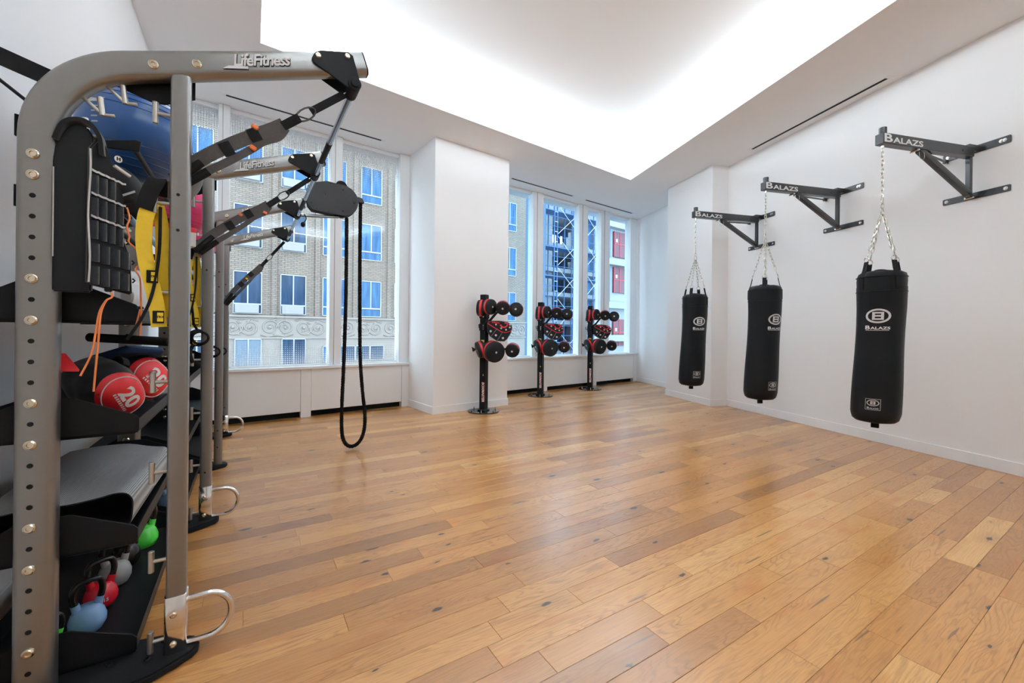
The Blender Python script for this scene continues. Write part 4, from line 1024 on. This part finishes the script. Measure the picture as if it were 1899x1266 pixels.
suspension('grey suspension trainer stretched from the nearest rig arm to the front post', (.405, 2.19, 2.515), (-.275, 2.262, 1.955), 1, ((.60, .02), (.53, -.045)), 'tab_orange')
suspension('suspension trainer stretched from the second rig arm to the second post', (.405, 3.57, 2.515), (-.315, 3.515, 1.85), 1, ((.60, -.045), (.46, .03)), 'tab_orange')
suspension('suspension trainer with yellow tabs hanging from the farthest rig arm', (.405, 6.33, 2.515), (-.265, 6.27, 1.62), 1, ((.62, -.02), (.90, .02)), 'strap_yellow')

# ------------------------------------------------------------------ rope trainer on the third arm
rope = thing('rope_trainer', 'dark grey rope pulling machine with a black looped rope hanging to the floor', 'rope trainer', (.426, 4.95, 2.537))
def hp(x, z): return (x-.426, z-2.537)
out = [hp(.515, 2.86), hp(.50, 2.76), hp(.52, 2.655), hp(.56, 2.61)] + [hp(.74, 2.592)] + [hp(.868+.158*math.cos(R(a)), 2.757+.168*math.sin(R(a))) for a in range(-84, 85, 12)] + [hp(.70, 2.94), hp(.58, 2.905)]
MB().prism(out, 'y', -.055, -.049).build('side_plate', 'housing_grey', rope, bevel=.002)
MB().prism(out, 'y', .049, .055).build('side_plate', 'housing_grey', rope, bevel=.002)
MB().prism([(x*.97+.01, z*.97+.006) for x, z in out], 'y', -.049, .049).build('housing_core', 'rubber_black', rope, bevel=.002)
for x, z in ((.85, 2.915), (.86, 2.64)): MB().cyl((x-.426, -.04, z-2.537), (x-.426, .04, z-2.537), .062, n=28).build('pulley', 'rubber_black', rope, bevel=.006)
MB().prism([hp(.99, 2.835), hp(1.075, 2.825), hp(1.10, 2.775), hp(1.085, 2.772), hp(1.03, 2.775), hp(.99, 2.74)], 'y', -.03, .03).build('rope_guide', 'housing_grey', rope, bevel=.003)
bl_ = bolt_mb(.012, .008)
for x, z in ((.69, 2.80), (.87, 2.875), (.985, 2.75), (.87, 2.645)): MB().add(bl_.v, bl_.f, Matrix.Translation((x-.426, -.055, z-2.537)) @ FRONT).build('bolt', 'housing_grey', rope)
for x, z in ((.60, 2.885), (.735, 2.92), (.55, 2.68), (.60, 2.625), (.72, 2.61)): MB().cyl((x-.426, -.0565, z-2.537), (x-.426, -.054, z-2.537), .006, n=10).build('screw', 'rubber_black', rope)
MB().cyl((-.01, 0, .0), (.40, 0, .045), .016, n=16).build('mount_bar', 'rod_blue_steel', rope)
MB().tube(smooth_path([(.06, -.03, .02), (.08, -.035, -.03), (.055, -.035, -.075)], 4), .005, 8).sphere((.048, -.035, -.095), (.022, .018, .028), 14, 10).build('pull_knob', 'rubber_black', rope)
loop = [(1.062, 2.775), (1.06, 2.2), (1.066, 1.5), (1.075, 1.0), (1.105, .62), (1.128, .42), (1.13, .25), (1.105, .13), (1.06, .06), (1.0, .032), (.945, .05), (.905, .11), (.885, .22), (.882, .45), (.893, .8), (.905, 1.2), (.915, 1.8), (.915, 2.6)]
LP = smooth_path([(x-.426, 0, z-2.537) for x, z in loop], 14)
dense = []
for a_, b_ in zip(LP[:-1], LP[1:]):
    m_ = max(1, int((b_-a_).length/.012))
    for i in range(m_): dense.append(a_.lerp(b_, i/m_))
MBr = MB(); tot = 0.
for st in range(3):
    pts = []; tot = 0.
    for i, p in enumerate(dense):
        q_ = dense[min(i+1, len(dense)-1)]; r_ = dense[max(i-1, 0)]; tg_ = (q_-r_).normalized()
        if i: tot += (p-dense[i-1]).length
        n1 = Vector((0, 1, 0)); n2 = tg_.cross(n1); an = tot/.085*2*math.pi + st*2.0944
        pts.append(p + n1*math.cos(an)*.0095 + n2*math.sin(an)*.0095)
    MBr.tube(pts, .0125, 6)
MBr.build('rope', 'rope_black', rope, smooth=80)

# ------------------------------------------------------------------ wall brackets and hanging punching bags
def link_mb(mb, p, d_, lng, r, wid, turn):
    d_ = Vector(d_).normalized(); a = d_.orthogonal().normalized(); b = d_.cross(a)
    u = a*math.cos(turn) + b*math.sin(turn); pts = []
    for i in range(12):
        an = 2*math.pi*i/12; c_, s_ = math.cos(an), math.sin(an)
        pts.append(Vector(p) + d_*(lng/2-wid/2)*(1 if c_ > 0 else -1)*min(1, abs(c_)*1.6) + d_*(wid/2)*c_*.9 + u*(wid/2)*s_)
    mb.tube(pts, r, 6, closed=True)
def chain(mb, a, b, n, r=.0034, wid=.022):
    a, b = Vector(a), Vector(b); d_ = b-a; st = d_.length/n
    for i in range(n): link_mb(mb, a + d_*((i+.5)/n), d_, st*1.42, r, wid, (i % 2)*math.pi/2)
def rounded_bar(x0, x1, z0, z1, r, y0, y1):
    pts = []
    for cx_, cz_, a0 in ((x1-r, z1-r, 0), (x0+r, z1-r, 90), (x0+r, z0+r, 180), (x1-r, z0+r, 270)):
        for i in range(5): pts.append((cx_ + r*math.cos(R(a0+22.5*i)), cz_ + r*math.sin(R(a0+22.5*i))))
    return MB().prism(pts, 'y', y0, y1)
def small_caps(word, size, bold, depth=.0015):
    """first letter tall, the rest small, baseline aligned; returns MB centred on x"""
    a = text_mb(word[0], size*1.35, depth, bold=bold, align='LEFT', sx=1.25); b = text_mb(word[1:], size*.92, depth, bold=bold*.7, align='LEFT', sx=1.2)
    def ext(m, k_): return min(v[k_] for v in m.v), max(v[k_] for v in m.v)
    ax0, ax1 = ext(a, 0); ay0, ay1 = ext(a, 1); bx0, bx1 = ext(b, 0); by0, by1 = ext(b, 1)
    mb = MB(); merge(mb, a, Matrix.Translation((-ax0, -ay0, 0))); merge(mb, b, Matrix.Translation((ax1-ax0+size*.06-bx0, -by0, 0)))
    W_ = ext(mb, 0)[1]; return mb, W_
LT = 1.27                                            # beam reach
bk_labels = ['black steel bag bracket on the white pilaster side, nearest the windows', 'middle one of the three black steel bag brackets on the right wall', 'black steel bag bracket on the right wall nearest the camera']
bag_labels = ['black punching bag hanging nearest the windows, in front of the white pilaster', 'middle one of the three hanging black punching bags', 'large black punching bag hanging nearest the camera']
SB = (.758, 2.118, 3.491)
brk0 = None
def make_bracket(label):
    b = thing('bag_bracket', label, 'bracket', (0, 0, 0), RROT, 'wall brackets for the punching bags')
    up_ = rounded_bar(-.27, .27, 3.24, 3.315, .012, .003, .012).build('mounting_plate', 'bracket_black', b, bevel=.0015)
    lo_ = rounded_bar(-.27, .27, 2.765, 2.83, .012, .003, .012).build('mounting_plate', 'bracket_black', b, bevel=.0015)
    for pl_, z, xs_ in ((up_, 3.278, (-.225, -.2, .225)), (lo_, 2.797, (-.235, .235))):
        for x in xs_: MB().cyl((x, .012, z), (x, .016, z), .017, n=18).cyl((x, .016, z), (x, .026, z), .011, n=6).build('bolt', 'chrome', pl_)
    MB().b2(-.03, .03, .012, .14, 3.245, 3.31).build('hinge_block', 'bracket_black', b, bevel=.003)
    MB().b2(-.03, .03, .012, .13, 2.775, 2.79).build('hinge_tab', 'bracket_black', b, bevel=.002)
    bm_ = MB().b2(-.04, .04, .09, LT+.045, 3.18, 3.282).build('beam', 'bracket_black', b, bevel=.004)
    MB().cyl((0, LT, 3.27), (0, LT, 3.345), .032, n=20).build('hanger_pin', 'bracket_black', bm_, bevel=.002)
    MB().cyl((0, LT, 3.15), (0, LT, 3.19), .014, n=14).build('hanger_nut', 'chrome', bm_)
    word, W_ = small_caps('BALAZS', .082, .0022); word.v = [Vector((v.x*.50/W_, v.y, v.z)) for v in word.v]
    # lettering reads from the tip towards the wall on the camera-side face (local -x)
    MB().add(word.v, word.f, frame_of((0, -1, 0), (0, 0, 1), (-1, 0, 0), (-.0412, LT+.035, 3.194))).build('lettering', 'print_white', bm_, smooth=0)
    MB().b2(-.02, .02, .078, .118, 2.78, 3.19).build('upright', 'bracket_black', b, bevel=.003)
    p0, p1 = Vector((0, .80, 3.185)), Vector((0, .098, 2.80))
    MB().sweep([p0, p1], rrect(.05, .06, .004, 2), up=(1, 0, 0)).build('strut', 'bracket_black', b, bevel=.002)
    MB().cyl((.02, .64, 3.16), (.235, .03, 3.235), .011, n=12).build('side_brace', 'bracket_black', b)
    MB().box((.235, .03, 3.235), (.03, .05, .04)).build('brace_clevis', 'bracket_black', b, bevel=.004)
    for y, z in ((.86, 3.165), (.095, 2.765)): MB().cyl((-.035, y, z), (.035, y, z), .011, n=6).cyl((-.045, y, z), (-.035, y, z), .007, n=10).build('pivot_bolt', 'chrome', b)
    MB().tube(smooth_path([(-.03, .84, 3.15), (-.03, .835, 3.10), (-.03, .80, 3.075), (-.03, .77, 3.10), (-.03, .775, 3.15)], 4), .0016, 6).build('pin_lanyard', 'chrome', b)
    for y in (.26, .98): MB().cyl((-.0408, y, 3.225), (-.039, y, 3.225), .011, n=14).build('hole', 'hole_black', bm_)
    return b
brk0 = make_bracket(bk_labels[0])
for i, s_ in enumerate(SB):
    b = brk0 if i == 0 else copy_tree(brk0); b['label'] = bk_labels[i]; b.location = Rp(s_, 0, 0)

BR, BZ0, BZ1 = .186, .50, 1.955
def bag_centre(z, side):
    """bags sag sideways towards the bottom"""
    k_ = max(0, (1.55 - z)/1.05); return side*(.052*k_*k_*(3-2*k_) if k_ < 1 else side*.052)
def bag_radius(z):
    k_ = (z-BZ0)/(BZ1-BZ0); return BR*(1 + .022*math.sin(k_*math.pi*2.2+.6) + .008*math.sin(k_*9))
def make_bag(label, x, y, lean, face):
    """face: heading (radians, world) the logo looks to; lean: world direction of the sag"""
    t = thing('punching_bag', label, 'punching bag', (x, y, BZ0), 0, 'punching bags on the right wall')
    lean = Vector((math.cos(lean), math.sin(lean), 0))
    def cen_(z):
        k_ = min(1, max(0, (1.60-z)/1.05)); return lean*(.05*k_)
    prof = [(.0001, BZ0), (.10, BZ0+.002), (.15, BZ0+.012), (.175, BZ0+.035), (.185, BZ0+.07)] + [(None, BZ0+.1+i*.06) for i in range(21)] + [(.186, 1.80), (.1885, 1.86), (.186, 1.90), (.176, 1.93), (.14, 1.952), (.08, 1.958), (.0001, 1.955)]
    n = 48; vs = []; fs = []
    for r_, z in prof:
        rr_ = bag_radius(z) if r_ is None else r_
        c_ = cen_(z)
        for i in range(n):
            a = 2*math.pi*i/n; wr = 0.
            if z > 1.88: wr = .006*math.sin(a*9)*(z-1.88)/.08
            vs.append((c_.x + (rr_+wr)*math.cos(a), c_.y + (rr_+wr)*math.sin(a), z-BZ0))
    k_ = len(prof)
    for j in range(k_-1):
        for i in range(n): fs.append((j*n+i, j*n+(i+1) % n, (j+1)*n+(i+1) % n, (j+1)*n+i))
    MB().add(vs, fs).build('bag_body', 'bag_vinyl', t, smooth=70)
    def at(a, z, o_=0.): c_ = cen_(z); r_ = bag_radius(z) + o_; return (c_.x + r_*math.cos(a), c_.y + r_*math.sin(a), z-BZ0)
    for z in (1.755, 1.895): MB().tube([at(2*math.pi*i/48, z, .0015 if z < 1.8 else .001) for i in range(48)], .0035, 6, closed=True).build('seam', 'rubber_black', t)
    MB().prism([(-.03, -.016), (.03, -.016), (.03, .016), (-.03, .016)], 'z', -.055, .02).build('bottom_tab', 'webbing_black', t, M=Matrix.Translation((cen_(BZ0).x-.0, cen_(BZ0).y, 0)) @ Matrix.Rotation(face, 4, 'Z') @ Matrix.Rotation(R(90), 4, 'Z'), bevel=.003)
    # print: wrapped onto the bag; x grows to the viewer's right
    def wrap(mb, zc, name, m, par=None):
        vs2 = []
        for v in mb.v:
            z = zc + v.y; r_ = bag_radius(z); a = face + v.x/r_; vs2.append(at(a, z, .0022 + max(0, v.z)*.5))
        return MB().add(vs2, mb.f).build(name, m, par or t, smooth=0)
    def oval(rx, ry, th):
        mb = MB(); nn = 48; vs = []
        for i in range(nn):
            a = 2*math.pi*i/nn; vs += [(rx*math.cos(a), ry*math.sin(a), 0), ((rx-th*1.15)*math.cos(a), (ry-th)*math.sin(a), 0)]
        return mb.add(vs, [(2*i, 2*i+1, (2*i+3) % (2*nn), (2*i+2) % (2*nn)) for i in range(nn)])
    def bigB(w_, h_):
        mb = MB(); s1, s2 = .24*w_, .2*h_
        mb.add([(-w_/2, -h_/2, 0), (-w_/2+s1, -h_/2, 0), (-w_/2+s1, h_/2, 0), (-w_/2, h_/2, 0)], [(0, 1, 2, 3)])
        for y in (-h_/2, -s2*.45, h_/2-s2):
            for q_ in range(6):
                xa, xb_ = -w_/2+s1+(w_-s1)*q_/6, -w_/2+s1+(w_-s1)*(q_+1)/6; mb.add([(xa, y, 0), (xb_, y, 0), (xb_, y+s2, 0), (xa, y+s2, 0)], [(0, 1, 2, 3)])
        for y0, y1 in ((-h_/2+s2, -s2*.45), (s2*.55, h_/2-s2)): mb.add([(w_/2-s1, y0, 0), (w_/2, y0, 0), (w_/2, y1, 0), (w_/2-s1, y1, 0)], [(0, 1, 2, 3)])
        return mb
    lg = wrap(oval(.094, .068, .016), 1.52, 'printed_oval', 'print_silver')
    wrap(bigB(.085, .074), 1.52, 'printed_letter', 'print_silver', lg)
    word, W_ = small_caps('BALAZS', .036, .0012, .001)
    wd = MB().add([(v.x - W_/2, v.y - .018, v.z) for v in word.v], word.f); sc = .185/W_
    wd.v = [Vector((v.x*sc, v.y, v.z)) for v in wd.v]
    wrap(wd, 1.412, 'printed_word', 'print_white', lg)
    ln = MB()
    for q_ in range(16): ln.add([(-.088+q_*.011, -.003, 0), (-.081+q_*.011, -.003, 0), (-.081+q_*.011, .003, 0), (-.088+q_*.011, .003, 0)], [(0, 1, 2, 3)])
    wrap(ln, 1.385, 'printed_small_line', 'print_silver', lg)
    # lower patch
    pt_ = MB(); a_, b_ = .056, .052
    for x0, x1, y0, y1 in ((-a_, a_, b_-.003, b_), (-a_, a_, -b_, -b_+.003), (-a_, -a_+.003, -b_, b_), (a_-.003, a_, -b_, b_)):
        nn = 6
        for q_ in range(nn): pt_.add([(x0+(x1-x0)*q_/nn, y0, 0), (x0+(x1-x0)*(q_+1)/nn, y0, 0), (x0+(x1-x0)*(q_+1)/nn, y1, 0), (x0+(x1-x0)*q_/nn, y1, 0)], [(0, 1, 2, 3)])
    def up(mb, dy): mb.v = [Vector((v.x, v.y+dy, v.z)) for v in mb.v]; return mb
    merge(pt_, up(oval(.046, .029, .006), .014)); merge(pt_, up(bigB(.036, .03), .014))
    wd2 = MB().add([(v.x*.48*sc*.95, v.y*.5, v.z*.5) for v in [Vector((q_.x-W_/2, q_.y-.018, q_.z)) for q_ in word.v]], word.f)
    merge(pt_, up(wd2, -.034)); wrap(pt_, .69, 'printed_patch', 'print_silver')
    # straps, rings, chains
    tipz = 3.15-BZ0; ringz = 2.50-BZ0
    ring_c = Vector((0, 0, ringz))
    sw_ = MB()
    chain(sw_, (0, 0, tipz), (0, 0, 2.70-BZ0), 11)
    link_mb(sw_, (0, 0, 2.655-BZ0), (0, 0, 1), .10, .0042, .032, 0.); link_mb(sw_, (0, 0, 2.59-BZ0), (0, 0, 1), .05, .004, .024, 1.57)
    sw_.tube([(.034*math.cos(q_*.5236), 0, 2.535-BZ0+.034*math.sin(q_*.5236)) for q_ in range(12)], .0042, 7, closed=True)
    sw_.build('hanging_chain', 'steel_chain', t)
    for q_ in range(4):
        a = face + R(45 + 90*q_); top = Vector((.142*math.cos(a), .142*math.sin(a), 2.065-BZ0)); base_ = Vector((.176*math.cos(a), .176*math.sin(a), 1.88-BZ0))
        ch = MB(); e0 = ring_c + Vector((.014*math.cos(a), .014*math.sin(a), .0)); d_ = top-e0
        chain(ch, e0, e0 + d_*.78, 8, .0032, .023); link_mb(ch, e0 + d_*.87, d_, .085, .0034, .024, .4)
        ch.build('chain_leg', 'steel_chain', t)
        tn = Vector((-math.sin(a), math.cos(a), 0))
        MB().tube([top + tn*.026*math.cos(k2*.5236) + Vector((0, 0, .026*math.sin(k2*.5236))) for k2 in range(12)], .0035, 7, closed=True).build('d_ring', 'steel_chain', t)
        MB().add(*(lambda z_: (z_.v, z_.f))(ribbon([top + Vector((0, 0, -.02)), (top+base_)/2 + Vector((0, 0, -.01)), base_ + Vector((.012*math.cos(a), .012*math.sin(a), 0)), base_ + Vector((.013*math.cos(a), .013*math.sin(a), -.1))], .046, .008, tuple(tn)))).build('strap', 'webbing_black', t, smooth=0)
    MB().sphere((.0, 0, 1.962-BZ0), (.10, .05, .012), 16, 8).build('lacing_flap', 'bag_vinyl', t)
    return t
for i, s_ in enumerate(SB):
    P = Rp(s_, LT, 0)
    view = math.atan2(P.y, P.x)                       # camera to bag
    back = view + math.pi
    off = (R(24), R(43), R(-6))[i]                     # logo turned to the viewer's right is a positive turn
    make_bag(bag_labels[i], P.x, P.y, (math.pi/2 - YAW) + math.pi/2, back + off)

# ------------------------------------------------------------------ boxing stations
view1 = math.atan2(6.171, 3.322); X1 = Vector((math.sin(view1), -math.cos(view1), 0))
st_labels = ['boxing station with round black and red pads standing before the white column', 'middle one of the three black boxing pad stations, in front of the scaffold pane', 'boxing pad station farthest right, in front of the far window pane']
RZ1 = math.atan2(X1.y, X1.x)                          # local x runs to the viewer's right, local y away from the viewer
def pad_mb(r, th): return MB().lathe([(.0001, th/2+.004), (r*.55, th/2+.004), (r*.86, th/2), (r*.97, th/2-.012), (r, th/2-.03), (r, -th/2+.03), (r*.97, -th/2+.012), (r*.86, -th/2), (.0001, -th/2)], 32)
def band_mb(r, th): return MB().lathe([(r*1.005, th*.5), (r*1.018, th*.4), (r*1.018, -th*.4), (r*1.005, -th*.5)], 32)
def make_station(label):
    t = thing('boxing_station', label, 'boxing pads', (0, 0, 0), RZ1, 'boxing stations in a row')
    bp_ = MB().cyl((0, 0, .001), (0, 0, .018), .262, n=40).build('base_plate', 'base_gloss', t, bevel=.003)
    for q_ in range(6):
        a = q_*math.pi/3 + .35; MB().cyl((.21*math.cos(a), .21*math.sin(a), .017), (.21*math.cos(a), .21*math.sin(a), .034), .012, n=6).cyl((.21*math.cos(a), .21*math.sin(a), .03), (.21*math.cos(a), .21*math.sin(a), .06), .006, n=8).build('anchor_bolt', 'chrome', bp_)
    PR = Matrix.Rotation(R(-31), 4, 'Z')
    po = MB().b2(-.054, .054, -.054, .054, .018, 1.94).build('post', 'powder_black', t, bevel=.006, M=PR)
    MB().box((0, 0, .03), (.15, .15, .02)).build('post_foot', 'base_gloss', po, bevel=.003)
    # brand lettering on the right-hand visible face (local -y before turning)
    wd = text_mb('BOXMASTER', .062, .0015, shear=.15, bold=.0016, sx=.92)
    fm = frame_of((0, 0, -1), (1, 0, 0), (0, -1, 0), (.018, -.0552, .33))
    MB().add(wd.v, wd.f, fm).build('lettering', 'print_white', po, smooth=0)
    wd2 = text_mb('BOXMASTER', .062, .001, shear=.15, bold=.0046, sx=.92)
    MB().add(wd2.v, wd2.f, frame_of((0, 0, -1), (1, 0, 0), (0, -1, 0), (.018, -.0547, .33))).build('lettering_outline', 'text_red', po, smooth=0)
    for x, z in ((.02, .60),): MB().add([(x-.012, -.0548, z), (x+.012, -.0548, z), (x, -.0548, z+.03)], [(0, 1, 2)]).build('warning_sticker', 'sticker_yellow', po, smooth=0)
    MB().add([(-.0548, .01, .64), (-.0548, -.016, .64), (-.0548, -.003, .67)], [(0, 1, 2)]).build('warning_sticker', 'sticker_yellow', po, smooth=0)
    MB().b2(-.0552, -.0545, -.035, .03, .18, .25).build('maker_plate', 'sticker_grey', po, smooth=0)
    MB().b2(-.0552, -.0545, -.03, .03, 1.12, 1.30).build('scale_plate', 'sticker_grey', po, smooth=0)
    MB().b2(-.03, .035, -.0552, -.0545, 1.15, 1.19).build('rating_plate', 'sticker_yellow', po, smooth=0)
    for z, h_ in ((1.60, .11), (1.40, .12), (1.05, .1)):
        cl = MB().box((0, 0, z), (.128, .128, h_)).build('clamp', 'powder_black', t, bevel=.008, M=PR)
        for dz in (-.03, .0, .03): MB().cyl((.02, -.062, z+dz), (.02, -.07, z+dz), .009, n=8).build('clamp_bolt', 'chrome', cl)
        MB().tube([(-.06, .02, z), (-.12, .03, z-.01), (-.125, .03, z+.05 if z != 1.05 else z)], .009, 8).build('clamp_lever', 'rubber_black', cl)
    def pad(c, ax, r, th, name='round_pad', bw=.27):
        M_ = axis_frame(ax, c)
        p = pad_mb(r, th).build(name, 'pad_black', t, M=M_, smooth=50)
        band_mb(r, th*bw).build('red_band', 'pad_red', p, smooth=50)
        MB().lathe([(.0001, th/2+.006), (.016, th/2+.006), (.017, th/2+.003)], 18).build('target_dot', 'print_white', p)
        MB().lathe([(.0001, th/2+.0075), (.006, th/2+.0075), (.0065, th/2+.005)], 12).build('target_ring', 'sticker_grey', p)
        return p
    # camera-facing is local -y
    pad((-.045, -.03, 1.715), (-.95, .20, .05), .138, .135)
    pad((.085, -.10, 1.735), (.72, -.68, -.05), .128, .13)
    pad((.302, -.13, 1.722), (-.12, -.93, -.32), .116, .12)
    pad((.522, -.10, 1.695), (-.22, -.96, .10), .118, .11)
    pad((-.055, -.07, 1.035), (-.90, -.20, -.28), .14, .13)
    pad((.150, -.15, 1.005), (.45, -.86, -.12), .172, .2, bw=.2)
    pad((.468, -.12, 1.028), (-.22, -.92, -.30), .116, .13)
    MB().tube([(.02, -.06, 1.45), (.10, -.08, 1.52), (.19, -.08, 1.63), (.27, -.07, 1.70), (.47, -.05, 1.665)], .02, 10).build('pad_arm', 'powder_black', t)
    MB().tube([(0, -.05, 1.62), (-.03, -.02, 1.70)], .018, 10).tube([(0, -.05, 1.62), (.06, -.07, 1.72)], .018, 10).build('pad_arm', 'powder_black', t)
    MB().tube([(-.04, -.05, 1.05), (.12, -.05, 1.02), (.3, -.06, 1.04), (.46, -.07, 1.04)], .02, 10).build('pad_arm', 'powder_black', t)
    MB().tube([(-.15, .0, 1.02), (-.19, -.01, 1.06), (-.17, .0, 1.0)], .022, 10).build('adjust_knob', 'rubber_black', t)
    # body block: shield shaped cushion with a slanted top and three lower panels
    outl = [(.045, 1.475), (.10, 1.505), (.24, 1.51), (.38, 1.495), (.45, 1.44), (.462, 1.38), (.43, 1.29), (.375, 1.205), (.33, 1.168), (.21, 1.172), (.10, 1.245), (.045, 1.33), (.035, 1.41)]
    def blk(o_, y0, y1, k_): cx_, cz_ = .25, 1.35; return [(cx_ + (x-cx_)*k_, y0 if o_ else y1, cz_ + (z-cz_)*k_) for x, z in outl]
    n = len(outl)
    rings_ = [[(.25+(x-.25)*.90, .05, 1.35+(z-1.35)*.9) for x, z in outl], [(x, .0, z) for x, z in outl], [(x, -.12, z) for x, z in outl], [(.25+(x-.25)*.93, -.165, 1.35+(z-1.35)*.93) for x, z in outl]]
    vs = [p for r_ in rings_ for p in r_]; fs = [tuple(range(n)), tuple(range(4*n-1, 3*n-1, -1))]
    for j in range(3):
        for i in range(n): fs.append((j*n+i, j*n+(i+1) % n, (j+1)*n+(i+1) % n, (j+1)*n+i))
    body = MB().add(vs, fs).build('body_block', 'pad_black', t, smooth=40)
    # red trim dividing the top flap from the lower panels
    tr = [(.05, -.158, 1.465), (.12, -.172, 1.42), (.20, -.176, 1.372), (.29, -.176, 1.325), (.36, -.174, 1.318), (.43, -.162, 1.345), (.452, -.14, 1.39)]
    MB().add(*(lambda z_: (z_.v, z_.f))(ribbon(smooth_path(tr, 5), .013, .012, (0, 0, 1)))).build('red_trim', 'pad_red', body, smooth=60)
    MB().tube(smooth_path([(.26, -.172, 1.445), (.29, -.174, 1.405), (.34, -.174, 1.40), (.375, -.172, 1.435), (.37, -.170, 1.465), (.33, -.17, 1.47)], 5), .013, 8).build('red_horseshoe', 'pad_red', body)
    MB().add(*(lambda z_: (z_.v, z_.f))(ribbon([(.06, -.15, 1.488), (.16, -.168, 1.48), (.25, -.17, 1.47)], .02, .008, (0, 0, 1)))).build('red_trim', 'pad_red', body, smooth=60)
    for a, b_ in (((.20, -.170, 1.368), (.115, -.168, 1.255)), ((.295, -.170, 1.32), (.215, -.168, 1.185))): MB().tube([a, b_], .0022, 6).build('panel_seam', 'sticker_grey', body)
    for x, z, k_ in ((.19, 1.445, .8), (.275, 1.385, .8), (.355, 1.362, .8), (.415, 1.40, .8), (.418, 1.445, .8), (.105, 1.335, 1), (.19, 1.27, 1), (.305, 1.225, 1)):
        d_ = MB().lathe([(.0001, .004), (.017*k_, .004), (.018*k_, 0)], 18).build('target_dot', 'print_white', body, M=axis_frame((0, -1, 0), (x, -.166, z)))
        MB().lathe([(.0001, .0055), (.007*k_, .0055), (.0075*k_, .003)], 12).build('target_ring', 'sticker_grey', body, M=axis_frame((0, -1, 0), (x, -.166, z)))
    MB().b2(-.0, .09, -.05, .03, 1.37, 1.43).build('block_mount', 'powder_black', t, bevel=.004)
    return t
sta = make_station(st_labels[0])
for i, (x, y) in enumerate(((3.322, 6.171), (5.150, 7.083), (6.745, 7.32))):
    o = sta if i == 0 else copy_tree(sta); o['label'] = st_labels[i]; o.location = (x, y - (0, .20, .16)[i]*0, 0)
